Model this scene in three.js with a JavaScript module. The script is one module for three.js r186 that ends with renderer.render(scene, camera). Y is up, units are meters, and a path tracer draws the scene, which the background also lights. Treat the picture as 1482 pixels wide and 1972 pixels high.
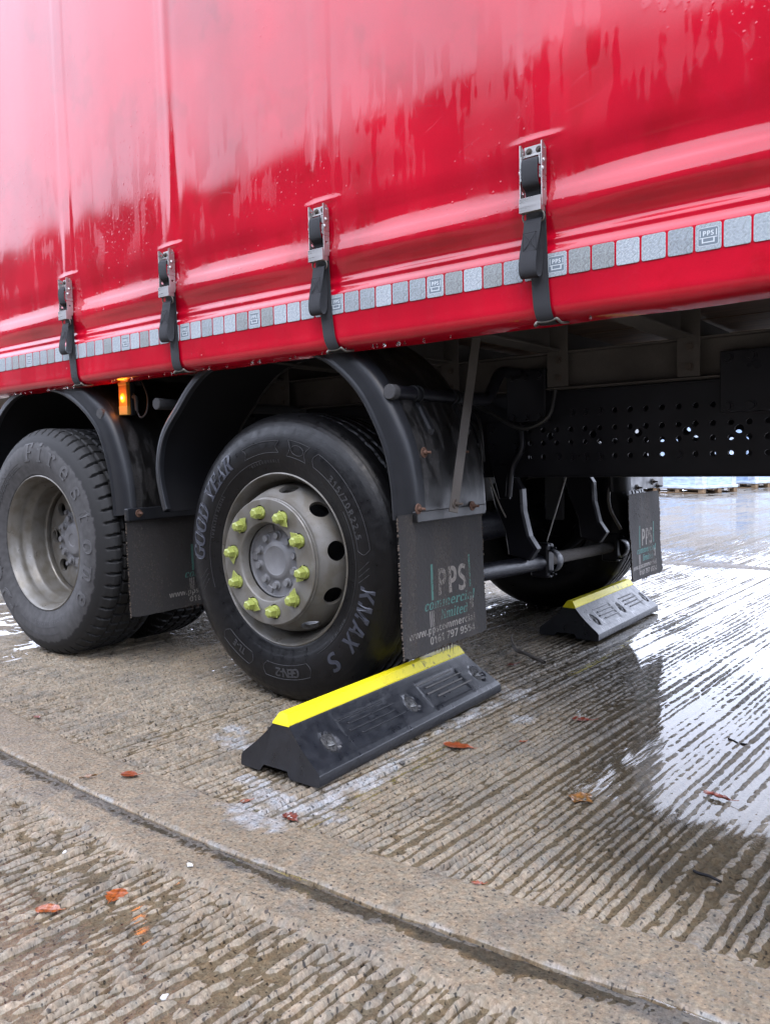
import * as THREE from 'three';
import { mergeGeometries, mergeVertices, toCreasedNormals } from 'three/addons/utils/BufferGeometryUtils.js';
import { RoundedBoxGeometry } from 'three/addons/geometries/RoundedBoxGeometry.js';
import { TextGeometry } from 'three/addons/geometries/TextGeometry.js';
import { FontLoader } from 'three/addons/loaders/FontLoader.js';
import { Brush, Evaluator, SUBTRACTION } from 'three-bvh-csg';

// ------------------------------------------------------------------ camera, sky, sun, exposure
const scene = new THREE.Scene();
const camera = new THREE.PerspectiveCamera(66.7, 769 / 1024, 0.05, 400);
{
  const yaw = 0.6522, pitch = -0.0699, roll = -0.0235;
  const cy = Math.cos(yaw), sy = Math.sin(yaw), cp = Math.cos(pitch), sp = Math.sin(pitch);
  const f = new THREE.Vector3(-sy * cp, sp, -cy * cp), r0 = new THREE.Vector3(cy, 0, -sy), u0 = r0.clone().cross(f);
  const cr = Math.cos(roll), sr = Math.sin(roll);
  const r = r0.clone().multiplyScalar(cr).addScaledVector(u0, sr), u = u0.clone().multiplyScalar(cr).addScaledVector(r0, -sr);
  camera.position.set(1.8877, 0.8301, 1.8809);
  camera.quaternion.setFromRotationMatrix(new THREE.Matrix4().makeBasis(r, u, f.clone().negate()));
}
scene.add(camera);
const renderer = new THREE.WebGLRenderer({ antialias: true });
renderer.setSize(769, 1024);
renderer.toneMapping = THREE.LinearToneMapping;
renderer.toneMappingExposure = 2.5;
renderer.shadowMap.enabled = true;
renderer.shadowMap.type = THREE.PCFSoftShadowMap;

// ---- noise
function rng(seed) { let s = seed >>> 0; return () => { s = (s + 0x6D2B79F5) | 0; let t = Math.imul(s ^ (s >>> 15), 1 | s); t = (t + Math.imul(t ^ (t >>> 7), 61 | t)) ^ t; return ((t ^ (t >>> 14)) >>> 0) / 4294967296; }; }
const PERM = new Uint8Array(512), GX = new Float32Array(256), GY = new Float32Array(256);
{ const R = rng(11); const p = [...Array(256).keys()]; for (let i = 255; i > 0; i--) { const j = Math.floor(R() * (i + 1)); [p[i], p[j]] = [p[j], p[i]]; } for (let i = 0; i < 512; i++) PERM[i] = p[i & 255]; for (let i = 0; i < 256; i++) { const a = R() * 6.2832; GX[i] = Math.cos(a); GY[i] = Math.sin(a); } }
// gradient noise about -0.7..0.7; px, py: periods (0 = none)
function n2(x, y, px = 0, py = 0) {
  let xi = Math.floor(x), yi = Math.floor(y); const fx = x - xi, fy = y - yi;
  let x1 = xi + 1, y1 = yi + 1;
  if (px) { xi = ((xi % px) + px) % px; x1 = ((x1 % px) + px) % px; }
  if (py) { yi = ((yi % py) + py) % py; y1 = ((y1 % py) + py) % py; }
  xi &= 255; yi &= 255; x1 &= 255; y1 &= 255;
  const a = PERM[PERM[xi] + yi], b = PERM[PERM[x1] + yi], c = PERM[PERM[xi] + y1], d = PERM[PERM[x1] + y1];
  const u = fx * fx * fx * (fx * (fx * 6 - 15) + 10), v = fy * fy * fy * (fy * (fy * 6 - 15) + 10);
  const A = GX[a] * fx + GY[a] * fy, B = GX[b] * (fx - 1) + GY[b] * fy, C = GX[c] * fx + GY[c] * (fy - 1), D = GX[d] * (fx - 1) + GY[d] * (fy - 1);
  return A + u * (B - A) + v * (C + u * (D - C) - A - u * (B - A));
}
function fbm(x, y, o = 4, px = 0, py = 0) { let s = 0, a = 1, f = 1; for (let i = 0; i < o; i++) { s += a * n2(x * f + i * 17, y * f + i * 31, px * f, py * f); a *= 0.5; f *= 2; } return s; }
const clamp = (x, a = 0, b = 1) => Math.min(b, Math.max(a, x));
const sst = (a, b, x) => { const t = clamp((x - a) / (b - a)); return t * t * (3 - 2 * t); };
const lerp = (a, b, t) => a + (b - a) * t;

// ---- sky: an even overcast, a little brighter towards the zenith, with soft cloud
{
  const W = 512, H = 256, d = new Float32Array(W * H * 4);
  for (let j = 0; j < H; j++) for (let i = 0; i < W; i++) {
    const el = ((j + 0.5) / H - 0.5) * Math.PI, s = Math.max(0, Math.sin(el));
    const cl = 1 + 0.22 * fbm(i / W * 8, j / H * 9 + 3, 4, 8, 0) * sst(0, 0.2, s);
    const L = 1.75 * (1.0 + 0.3 * s) * cl, k = (j * W + i) * 4;
    if (el > 0) { d[k] = L * 0.91; d[k + 1] = L * 0.985; d[k + 2] = L * 1.22; } else { d[k] = 0.35; d[k + 1] = 0.33; d[k + 2] = 0.3; }
    d[k + 3] = 1;
  }
  const t = new THREE.DataTexture(d, W, H, THREE.RGBAFormat, THREE.FloatType);
  t.mapping = THREE.EquirectangularReflectionMapping; t.magFilter = THREE.LinearFilter; t.minFilter = THREE.LinearFilter; t.wrapS = THREE.RepeatWrapping; t.needsUpdate = true;
  scene.background = t; scene.environment = t;
}
const sun = new THREE.DirectionalLight(0xfff1e0, 0.55);
sun.position.set(5, 13, 7); sun.shadow.radius = 44; sun.castShadow = true;
sun.shadow.mapSize.set(2048, 2048);
Object.assign(sun.shadow.camera, { left: -8, right: 8, top: 8, bottom: -8, near: 0.5, far: 60 });
scene.add(sun); scene.add(sun.target);

// ------------------------------------------------------------------ textures
function dataTex(w, h, fn, srgb = false, rep = null) {
  const d = new Uint8Array(w * h * 4);
  for (let j = 0; j < h; j++) for (let i = 0; i < w; i++) {
    const v = fn(i / w, j / h, i, j), k = (j * w + i) * 4;
    if (typeof v === 'number') d[k] = d[k + 1] = d[k + 2] = clamp(v) * 255; else { d[k] = clamp(v[0]) * 255; d[k + 1] = clamp(v[1]) * 255; d[k + 2] = clamp(v[2]) * 255; }
    d[k + 3] = 255;
  }
  const t = new THREE.DataTexture(d, w, h, THREE.RGBAFormat);
  t.wrapS = t.wrapT = THREE.RepeatWrapping; t.magFilter = THREE.LinearFilter; t.minFilter = THREE.LinearMipmapLinearFilter; t.generateMipmaps = true;
  if (srgb) t.colorSpace = THREE.SRGBColorSpace;
  if (rep) t.repeat.set(rep[0], rep[1]);
  t.needsUpdate = true; return t;
}
function withRepeat(t, a, b) { const c = t.clone(); c.repeat.set(a, b); c.needsUpdate = true; return c; }
const RS = rng(5);
const white = new Float32Array(512 * 512); for (let i = 0; i < white.length; i++) white[i] = RS();
const wn = (i, j) => white[((j & 511) << 9) + (i & 511)];

// concrete grain: sand, dark specks, pale stones (uv repeats every 0.8 m)
const concreteMap = dataTex(1024, 1024, (u, v, i, j) => {
  const a = fbm(u * 16, v * 16, 4, 16, 16), b = fbm(u * 96 + 5, v * 96, 3, 96, 96), c = n2(u * 230, v * 230, 230, 230), e = n2(u * 120 + 3, v * 120 + 9, 120, 120);
  let s = 0.80 + 0.10 * a + 0.16 * b + 0.1 * c + 0.08 * (wn(i, j) - 0.5);
  let w = 0;
  if (e > 0.33) s -= 0.42 * sst(0.33, 0.45, e);
  const e2 = n2(u * 62 + 8, v * 62, 62, 62); if (e2 > 0.44) s -= 0.4 * sst(0.44, 0.5, e2);
  if (e < -0.44) { s += 0.12; w = 0.03; }
  const hue = n2(u * 48 + 2, v * 48, 48, 48) * 0.05;
  return [s + hue, s, s - hue * 0.8 + w];
}, true);
const concreteBump = dataTex(1024, 1024, (u, v, i, j) => {
  const b = fbm(u * 80 + 5, v * 80, 4, 80, 80), e = n2(u * 120 + 3, v * 120 + 9, 120, 120);
  return 0.55 + 0.35 * b + 0.12 * (wn(i, j) - 0.5) - (e > 0.36 ? 0.3 * sst(0.36, 0.5, e) : 0);
});
const concreteRough = dataTex(512, 512, (u, v, i, j) => 0.66 + 0.3 * fbm(u * 40, v * 40, 4, 40, 40));
// rubber: dull, dusty, mottled
const rubberMap = dataTex(1024, 512, (u, v, i, j) => { const a = fbm(u * 12, v * 6, 5, 12, 6), b = n2(u * 256, v * 128, 256, 128), s = 0.8 + 0.13 * a + (b > 0.42 ? 0.55 * (b - 0.42) * 6 * wn(i, j) : 0) + 0.12 * (wn(i, j) - 0.5); return [s, s * 0.985, s * 0.96]; }, true);
const rubberRough = dataTex(512, 256, (u, v, i, j) => 0.62 + 0.3 * fbm(u * 16, v * 8, 4, 16, 8) + 0.1 * (wn(i, j) - 0.5));
const grain = dataTex(512, 512, (u, v, i, j) => 0.5 + 0.35 * fbm(u * 32, v * 32, 4, 32, 32) + 0.2 * (wn(i, j) - 0.5));
const mottled = dataTex(512, 512, (u, v, i, j) => { const s = 0.86 + 0.12 * fbm(u * 6, v * 6, 5, 6, 6) + 0.06 * (wn(i, j) - 0.5); return [s, s, s]; }, true);
const roughMottled = dataTex(512, 512, (u, v, i, j) => 0.62 + 0.28 * fbm(u * 8 + 3, v * 8, 4, 8, 8));
// dirty paint on the steel wheels: brown film in cloudy patches with specks
const wheelMap = dataTex(512, 512, (u, v, i, j) => { const a = sst(-0.25, 0.45, fbm(u * 7, v * 7, 5, 7, 7)), sp = n2(u * 110, v * 110, 110, 110), s = 0.92 - 0.09 * a - (sp > 0.47 ? 0.18 : 0) + 0.05 * (wn(i, j) - 0.5); return [s, s * (1 - 0.02 * a), s * (1 - 0.06 * a)]; }, true);
const brushed = dataTex(256, 256, (u, v, i, j) => 0.42 + 0.25 * n2(u * 3, v * 120, 3, 120) + 0.18 * fbm(u * 6, v * 6, 3, 6, 6));
// webbing: fine ribs across and a twill
const webBump = dataTex(256, 256, (u, v) => 0.5 + 0.35 * Math.sin(v * Math.PI * 2 * 24) + 0.15 * Math.sin((u * 20 + v * 24) * Math.PI * 2));

// curtain: uv repeats every 4 m; wet runs straight down, scuffs along
const runs = (u, v) => { // 0..1 how wet
  const a = n2(u * 130, v * 7, 130, 7), b = n2(u * 250 + 7, v * 14, 250, 14), c = fbm(u * 30, v * 20, 5, 30, 20), d = n2(u * 44 + 3, v * 3, 44, 3);
  return sst(-0.16, -0.02, 0.5 * a + 0.45 * b + 0.75 * c + 0.35 * d + 0.45 * n2(u * 8 + 2, v * 6, 8, 6));
};
const scratch = new Float32Array(2048 * 2048);
{
  const R = rng(77);
  for (let k = 0; k < 2600; k++) {
    let x = R() * 2048, y = R() * 2048, a = R() * 6.28, l = 12 + R() * 60, s = 0.25 + R() * 0.75, c = (R() - 0.5) * 0.05;
    if (R() < 0.55) { a = (R() - 0.5) * 0.7; l *= 1.5; }
    for (let t = 0; t < l; t += 0.6) { x += Math.cos(a) * 0.6; y += Math.sin(a) * 0.6; a += c; const i = (Math.floor(y) & 2047) * 2048 + (Math.floor(x) & 2047); scratch[i] = Math.max(scratch[i], s * Math.sin(Math.PI * t / l)); }
  }
}
const wetField = new Float32Array(2048 * 2048);
for (let j = 0; j < 2048; j++) for (let i = 0; i < 2048; i++) wetField[j * 2048 + i] = runs(i / 2048, j / 2048);
const curtainMap = dataTex(2048, 2048, (u, v, i, j) => {
  const s = 0.9 + 0.14 * fbm(u * 10, v * 10, 5, 10, 10) + 0.04 * (wn(i, j) - 0.5), k = scratch[j * 2048 + i];
  const dirt = sst(0.18, 0.5, fbm(u * 30 + 4, v * 22, 4, 30, 22)) * 0.22;
  return [s - dirt * 0.22, s - dirt * 0.5 + k * 0.3, s - dirt * 0.5 + k * 0.3];
}, true);
const curtainRough = dataTex(2048, 2048, (u, v, i, j) => { const w = wetField[j * 2048 + i]; return 0.165 - 0.09 * w + 0.015 * fbm(u * 16 + 9, v * 16, 3, 16, 16) + 0.1 * scratch[j * 2048 + i]; });
const curtainBump = dataTex(2048, 2048, (u, v, i, j) => {
  const w = wetField[j * 2048 + i], drops = n2(u * 520, v * 400, 520, 400), big = sst(-0.1, 0.35, n2(u * 9, v * 7, 9, 7));
  return 0.06 + 0.05 * w + 0.05 * Math.max(0, n2(u * 500, v * 24, 500, 24)) + 0.02 * (((i + j) & 1) - 0.5) + (drops > 0.40 ? 0.8 * big * sst(0.40, 0.6, drops) : 0);
});
// water caught between the ridges is drawn up at their sides: it curves across the grooves, hardly along them
const waterBump = dataTex(512, 256, (u, v) => 0.5 + 0.42 * n2(u * 18, v * 2, 18, 2) + 0.25 * n2(u * 40 + 5, v * 6, 40, 6));
const woodMap = dataTex(512, 512, (u, v, i, j) => { const g = n2(u * 4, v * 60, 4, 60), s = 0.75 + 0.25 * g + 0.2 * fbm(u * 5, v * 12, 3, 5, 12); return [s, s * 0.96, s * 0.9]; }, true);

// ------------------------------------------------------------------ materials
const rgb = (r, g, b) => new THREE.Color().setRGB(r, g, b);
const std = (o) => new THREE.MeshStandardMaterial(o);
const M = {
  ground: std({ vertexColors: true, map: concreteMap, bumpMap: concreteBump, bumpScale: 0.005, roughness: 1, roughnessMap: concreteRough }),
  water: new THREE.MeshPhysicalMaterial({ color: rgb(0.74, 0.71, 0.65), roughness: 0.05, bumpMap: waterBump, bumpScale: 0.0007, transmission: 1, thickness: 0, ior: 1.33 }),
  curtain: new THREE.MeshPhysicalMaterial({ color: rgb(0.46, 0.0030, 0.018), map: curtainMap, roughness: 1, roughnessMap: curtainRough, bumpMap: curtainBump, bumpScale: 0.0008, ior: 1.5, side: THREE.DoubleSide }),
  tyre: new THREE.MeshPhysicalMaterial({ specularIntensity: 0.42, color: rgb(0.0066, 0.0066, 0.0075), map: rubberMap, roughness: 0.62, roughnessMap: rubberRough, bumpMap: grain, bumpScale: 0.0004 }),
  tyreGrey: std({ color: rgb(0.066, 0.066, 0.069), map: rubberMap, roughness: 0.85, roughnessMap: rubberRough, bumpMap: grain, bumpScale: 0.0004 }),
  letter: std({ color: rgb(0.024, 0.027, 0.037), roughness: 0.4 }),
  letterDust: std({ color: rgb(0.051, 0.0504, 0.0516), roughness: 0.7 }),
  letterGrey: std({ color: rgb(0.015, 0.015, 0.016), roughness: 0.6 }),
  wheel: std({ color: rgb(0.158, 0.150, 0.135), map: wheelMap, roughness: 0.75, roughnessMap: roughMottled, metalness: 0.25, bumpMap: grain, bumpScale: 0.0002 }),
  wheelPale: std({ color: rgb(0.152, 0.143, 0.126), map: wheelMap, roughness: 0.6, roughnessMap: roughMottled, metalness: 0.3, bumpMap: grain, bumpScale: 0.0002 }),
  hub: std({ color: rgb(0.18, 0.18, 0.186), map: mottled, roughness: 0.6, bumpMap: grain, bumpScale: 0.0003 }),
  lime: std({ color: rgb(0.285, 0.325, 0.075), map: wheelMap, roughness: 0.42 }),
  plastic: new THREE.MeshPhysicalMaterial({ specularIntensity: 0.45, color: rgb(0.0168, 0.0174, 0.0192), map: mottled, roughness: 0.72, roughnessMap: roughMottled, bumpMap: grain, bumpScale: 0.0003 }),
  plasticDry: std({ color: rgb(0.045, 0.045, 0.0468), map: mottled, roughness: 0.8, bumpMap: grain, bumpScale: 0.0004 }),
  chassis: new THREE.MeshPhysicalMaterial({ specularIntensity: 0.45, color: rgb(0.0144, 0.0144, 0.0186), map: mottled, roughness: 0.6, roughnessMap: roughMottled }),
  dusty: new THREE.MeshPhysicalMaterial({ specularIntensity: 0.45, color: rgb(0.105, 0.095, 0.086), map: mottled, roughness: 0.9, bumpMap: grain, bumpScale: 0.0004 }),
  dark: new THREE.MeshPhysicalMaterial({ specularIntensity: 0.3, color: rgb(0.007, 0.007, 0.008), roughness: 0.8 }),
  hose: std({ color: rgb(0.018, 0.018, 0.018), roughness: 0.5 }),
  cable: std({ color: rgb(0.18, 0.168, 0.15), roughness: 0.6 }),
  galv: std({ color: rgb(0.396, 0.384, 0.372), roughness: 0.8, roughnessMap: brushed, metalness: 0.85 }),
  galvDull: std({ color: rgb(0.21, 0.198, 0.174), roughness: 0.55, metalness: 0.7, map: mottled }),
  bolt: std({ color: rgb(0.096, 0.078, 0.066), map: wheelMap, roughness: 0.7, metalness: 0.4 }),
  rust: std({ color: rgb(0.096, 0.048, 0.03), map: wheelMap, roughness: 0.9 }),
  web: std({ color: rgb(0.0078, 0.0084, 0.0114), roughness: 0.75, bumpMap: webBump, bumpScale: 0.0006 }),
  stitch: std({ color: rgb(0.0036, 0.0036, 0.0048), roughness: 0.9 }),
  wood: std({ color: rgb(0.26, 0.165, 0.115), map: woodMap, roughness: 0.7 }),
  pallet: std({ color: rgb(0.252, 0.174, 0.102), map: woodMap, roughness: 0.85 }),
  stopRubber: std({ color: rgb(0.0132, 0.0144, 0.018), roughness: 0.58, roughnessMap: roughMottled, map: mottled, bumpMap: grain, bumpScale: 0.0004 }),
  yellow: std({ color: rgb(0.56, 0.48, 0.005), roughness: 0.45, bumpMap: grain, bumpScale: 0.0002 }),
  mud: std({ color: rgb(0.06, 0.045, 0.033), roughness: 0.9 }),
  fibre: std({ color: rgb(0.042, 0.027, 0.018), roughness: 0.8 }),
  clad: std({ color: rgb(0.040, 0.043, 0.046), roughness: 0.7 }),
};

// ------------------------------------------------------------------ helpers
const used = new Map();
function numbered(n) { const k = used.get(n) ?? 0; used.set(n, k + 1); return k ? `${n}_${String(k).padStart(3, '0')}` : n; }
function shadows(o) { o.castShadow = o.receiveShadow = true; return o; }
function part(name, geo, mat, parent, label) { const m = shadows(new THREE.Mesh(geo, mat)); m.name = name; if (label) m.userData.label = label; parent.add(m); return m; }
function group(name, parent, pos, label) { const g = new THREE.Group(); g.name = name; if (pos) g.position.set(...pos); if (label) g.userData.label = label; parent.add(g); return g; }
function top(o, name, label, category, grp) { o.name = numbered(name); o.userData = { label, category }; if (grp) o.userData.group = grp; scene.add(o); return o; }
function setting(name, geo, mat) { const m = shadows(new THREE.Mesh(geo, mat)); m.name = name; m.userData.kind = 'structure'; scene.add(m); return m; }
const V = (x, y, z) => new THREE.Vector3(x, y, z);
// box between two corners, its edges rounded, with uv in metres
function bx(x0, y0, z0, x1, y1, z1, r = 0.002, seg = 1) {
  const w = x1 - x0, h = y1 - y0, d = z1 - z0;
  const g = r > 0 ? new RoundedBoxGeometry(w, h, d, seg, Math.min(r, w / 2.1, h / 2.1, d / 2.1)) : new THREE.BoxGeometry(w, h, d);
  g.translate((x0 + x1) / 2, (y0 + y1) / 2, (z0 + z1) / 2); return boxUV(g);
}
function boxUV(g, s = 1) {
  const p = g.attributes.position, n = g.attributes.normal, uv = new Float32Array(p.count * 2);
  for (let i = 0; i < p.count; i++) {
    const a = Math.abs(n.getX(i)), b = Math.abs(n.getY(i)), c = Math.abs(n.getZ(i));
    const [u, v] = a >= b && a >= c ? [p.getZ(i), p.getY(i)] : b >= c ? [p.getX(i), p.getZ(i)] : [p.getX(i), p.getY(i)];
    uv[i * 2] = u * s; uv[i * 2 + 1] = v * s;
  }
  g.setAttribute('uv', new THREE.BufferAttribute(uv, 2)); return g;
}
function merge(list) { return mergeGeometries(list.map((g) => { const a = g.index ? g.toNonIndexed() : g; for (const k of Object.keys(a.attributes)) if (!['position', 'normal', 'uv'].includes(k)) a.deleteAttribute(k); return a; })); }
function tube(pts, r, seg = 24, rad = 10, closed = false) {
  const c = new THREE.CatmullRomCurve3(pts.map((p) => (Array.isArray(p) ? V(...p) : p)), closed, 'centripetal');
  const g = new THREE.TubeGeometry(c, seg, r, rad, closed); return g;
}
function rod(a, b, r, rad = 14) { // capped cylinder from a to b
  const A = V(...a), B = V(...b), d = B.clone().sub(A), l = d.length(), g = lathe([[0, 0], [r - 0.0015, 0], [r, 0.0015], [r, l - 0.0015], [r - 0.0015, l], [0, l]], rad);
  g.applyQuaternion(new THREE.Quaternion().setFromUnitVectors(V(0, 0, 1), d.normalize())); g.translate(A.x, A.y, A.z); return g;
}
// turns [radius, z] pairs about the z axis, smooth where the outline is smooth, sharp at corners over 35 degrees
function lathe(pts, seg = 96, uvk = 1) {
  const n = pts.length, P = [], N = [], U = [], I = [];
  const dirs = []; for (let i = 0; i < n - 1; i++) { const dr = pts[i + 1][0] - pts[i][0], dz = pts[i + 1][1] - pts[i][1], l = Math.hypot(dr, dz) || 1; dirs.push([dz / l, -dr / l]); }
  const nor = (i, s) => { const o = dirs[s], k = s === i ? i - 1 : i; if (k < 0 || k >= dirs.length) return o; const q = dirs[k]; if (o[0] * q[0] + o[1] * q[1] < 0.8) return o; const a = [o[0] + q[0], o[1] + q[1]], l = Math.hypot(...a); return [a[0] / l, a[1] / l]; };
  let len = 0;
  for (let s = 0; s < n - 1; s++) {
    const l2 = len + Math.hypot(pts[s + 1][0] - pts[s][0], pts[s + 1][1] - pts[s][1]), base = P.length / 3;
    for (const [i, L] of [[s, len], [s + 1, l2]]) { const m = nor(i, s); for (let k = 0; k <= seg; k++) { const a = k / seg * Math.PI * 2, c = Math.cos(a), q = Math.sin(a); P.push(pts[i][0] * c, pts[i][0] * q, pts[i][1]); N.push(m[0] * c, m[0] * q, m[1]); U.push(k / seg * 4 * uvk, L * 4); } }
    for (let k = 0; k < seg; k++) { const a = base + k, b = a + 1, c = a + seg + 1, d = c + 1; if (pts[s][0] > 1e-6) I.push(a, b, c); if (pts[s + 1][0] > 1e-6) I.push(b, d, c); else if (pts[s][0] > 1e-6) { /* cap */ } if (pts[s][0] <= 1e-6) { I.push(a, d, c); } }
    len = l2;
  }
  const g = new THREE.BufferGeometry();
  g.setAttribute('position', new THREE.Float32BufferAttribute(P, 3)); g.setAttribute('normal', new THREE.Float32BufferAttribute(N, 3)); g.setAttribute('uv', new THREE.Float32BufferAttribute(U, 2)); g.setIndex(I); return g;
}
// a grid surface f(u, v) -> [x, y, z]
function sheet(nu, nv, f, uvf) {
  const P = [], U = [], I = [];
  for (let j = 0; j <= nv; j++) for (let i = 0; i <= nu; i++) { const u = i / nu, v = j / nv; P.push(...f(u, v)); U.push(...(uvf ? uvf(u, v) : [u, v])); }
  for (let j = 0; j < nv; j++) for (let i = 0; i < nu; i++) { const a = j * (nu + 1) + i, b = a + 1, c = a + nu + 1, d = c + 1; I.push(a, b, d, a, d, c); }
  const g = new THREE.BufferGeometry(); g.setAttribute('position', new THREE.Float32BufferAttribute(P, 3)); g.setAttribute('uv', new THREE.Float32BufferAttribute(U, 2)); g.setIndex(I); g.computeVertexNormals(); return g;
}
// extrude a 2-D outline [x, y] along z, edges bevelled
function slab(outline, depth, bevel = 0.002, holes = []) {
  const s = new THREE.Shape(outline.map((p) => new THREE.Vector2(p[0], p[1])));
  for (const h of holes) { const q = new THREE.Path(); q.absarc(h[0], h[1], h[2], 0, Math.PI * 2, true); s.holes.push(q); }
  const g = new THREE.ExtrudeGeometry(s, { depth: depth - 2 * bevel, bevelEnabled: bevel > 0, bevelThickness: bevel, bevelSize: bevel, bevelOffset: -bevel, bevelSegments: 1, curveSegments: 14 });
  g.translate(0, 0, bevel); return boxUV(g);
}
function hexHead(r, h) { const g = new THREE.CylinderGeometry(r * 0.92, r, h, 6, 1); g.rotateX(Math.PI / 2); g.translate(0, 0, h / 2); return boxUV(g.toNonIndexed()); }

// ------------------------------------------------------------------ ground
// one sheet of tamped concrete: ridges and grooves run away from the joint; the grid is fine where the camera looks
const ridge = new Float32Array(16384), ridgeId = new Float32Array(16384); // one step per millimetre
{
  const R = rng(3); let x = 0;
  while (x < 16384) {
    const w = 10 + R() * 14 + (R() < 0.22 ? 14 : 0), gap = 4 + R() * 6 + (R() < 0.15 ? 8 : 0), h = 0.45 + 0.55 * R(), sk = 0.35 + 0.3 * R(), id = R();
    for (let k = 0; k < w + gap && x + k < 16384; k++) {
      const t = k / w, tt = t < sk ? t / sk * 0.5 : 0.5 + (t - sk) / (1 - sk) * 0.5;
      ridge[Math.floor(x + k)] = t < 1 ? h * Math.pow(Math.sin(Math.PI * clamp(tt)), 0.5) : 0; ridgeId[Math.floor(x + k)] = id;
    }
    x += Math.floor(w + gap);
  }
}
const ridgeAt = (x) => { const a = (x + 8) * 1000, i = Math.floor(a), f = a - i; return lerp(ridge[i & 16383], ridge[(i + 1) & 16383], f); };
const jointZ = (x) => { const q = clamp(x, -1.2, 2.2); return 0.812 + 0.035 * q - 0.05 * q * q + 0.004 * n2(x * 6, 3.3) + (x - q) * (x > 0 ? -0.18 : 0.15); };
const farJointZ = (x) => -4.0 + 0.02 * n2(x * 2, 1) - 0.01 * x;
const DEPTH = 0.0125;
function wetAt(x, z) {
  const n = 0.22 * n2(x * 2.1 + 7, z * 1.3), s = x - 0.5 * z + n;
  let w = sst(0.92, 1.30, s) * (1 - sst(0.42, 0.62, z + n));
  w *= 0.86 + 0.5 * n2(x * 1.4, z * 0.9 + 4);
  return clamp(w);
}
function groundAt(x, z) { // [height, how grooved, ridge 0..1]
  const base = 0.004 * n2(x * 0.8, z * 0.6) + 0.0015 * n2(x * 3, z * 3);
  const d = z - jointZ(x), rag = 0.010 * n2(x * 22, 5.1) + 0.012 * n2(x * 5, 9.2);
  const inBand = sst(-0.170, -0.160, d + rag) * (1 - sst(0.112, 0.128, d + rag * 1.5));
  const df = z - farJointZ(x), inFar = sst(-0.08, -0.07, df) * (1 - sst(0.06, 0.07, df));
  const far = 1 - 0.75 * sst(4.2, 7.5, -z), smooth = Math.max(inBand, inFar);
  const xs = x + 0.066 * z + 0.010 * n2(x * 2.2, z * 0.9) + 0.0050 * n2(x * 9, z * 4) + 0.0026 * n2(x * 36, z * 26) + 0.0022 * n2(x * 90, z * 70);
  let r = ridgeAt(xs);
  const near = sst(0.0, 0.12, d);                       // the slab nearest the camera is more crumbled
  const broken = n2(x * 14, z * 6 + 3);
  r *= clamp(0.86 + 0.5 * n2(x * 6, z * 2.2) + near * 0.35 * broken, 0.15, 1.15);
  const pit = n2(x * 62 + z * 18, z * 34), pit2 = n2(x * 95, z * 80 + 5);
  const lump = n2(x * 30 - z * 7, z * 17 + 2), tick = n2(xs * 120, z * 44 + 9);
  r -= (pit > 0.12 ? (pit - 0.12) * (1.6 + near * 2.2) : 0) + 0.13 * pit2 + (lump > 0.1 ? (lump - 0.1) * (0.5 + 1.5 * near) : 0);
  r += 0.10 * n2(x * 150, z * 120) + 0.14 * tick;
  let h = base + DEPTH * far * (1 - smooth) * (clamp(r, -0.1, 1.2) - 1) * (1 + 0.25 * near) - 0.0012 * smooth;
  if (smooth > 0) {
    const p = n2(x * 46, z * 46);
    h += smooth * (0.0007 * n2(x * 60, z * 60) + 0.0006 * n2(x * 170, z * 170) - (p > 0.42 ? (p - 0.42) * 0.012 : 0));
    if (inBand > 0) {
      const lip = 0.0028 + 0.003 * n2(x * 30, 2) + 0.002 * n2(x * 75, 4) + 0.005 * Math.max(0, n2(x * 9, 8));
      if (Math.abs(d) < 0.03) h -= 0.012 * (1 - sst(lip * 0.5, lip + 0.003, Math.abs(d - 0.001)));
      h -= 0.0019 * sst(0.002, 0.02, d) * (1 - sst(0.026, 0.06 + 0.025 * n2(x * 4, 2.2), d + 0.02 * n2(x * 12, z * 12))) * inBand * (0.75 + 0.8 * n2(x * 3.1, 7));
    }
    if (inFar > 0) h += 0.004 * sst(-0.02, -0.012, df) * (1 - sst(0.012, 0.02, df));
  }
  return [h, 1 - smooth, clamp(r)];
}
const gridLines = (a, b, step, lo, hi, grow, growLo = grow) => { const L = []; for (let v = a; v < b; v += step) L.push(v); L.push(b); let s = step, v = b; while (v < hi) { s *= grow; v += s; L.push(v); } s = step; v = a; while (v > lo) { s *= growLo; v -= s; L.unshift(v); } return L; };
const chalk = [[0.16, 0.36, 0.10, 0.035], [0.26, 0.34, 0.07, 0.05], [0.27, 0.25, 0.05, 0.07], [0.40, 0.53, 0.08, 0.03], [0.55, 0.56, 0.16, 0.035], [0.63, 0.50, 0.05, 0.10], [0.64, 0.35, 0.035, 0.14], [0.62, 0.15, 0.03, 0.12], [0.60, -0.25, 0.035, 0.16], [0.63, -0.5, 0.06, 0.07], [0.55, 0.66, 0.10, 0.05], [0.60, 0.60, 0.06, 0.05], [0.06, 0.28, 0.05, 0.03], [0.75, -0.30, 0.04, 0.05]];
function chalkAt(x, z) { let s = 0; for (const [cx, cz, a, b] of chalk) { const q = ((x - cx) / a) ** 2 + ((z - cz) / b) ** 2; if (q < 4) s = Math.max(s, 1 - q / 2.2); } if (s <= 0) return 0; return sst(0.15, 0.95, s + 0.9 * fbm(x * 26, z * 15, 4) + 0.3 * n2(x * 120, z * 120) - 0.1); }
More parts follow.
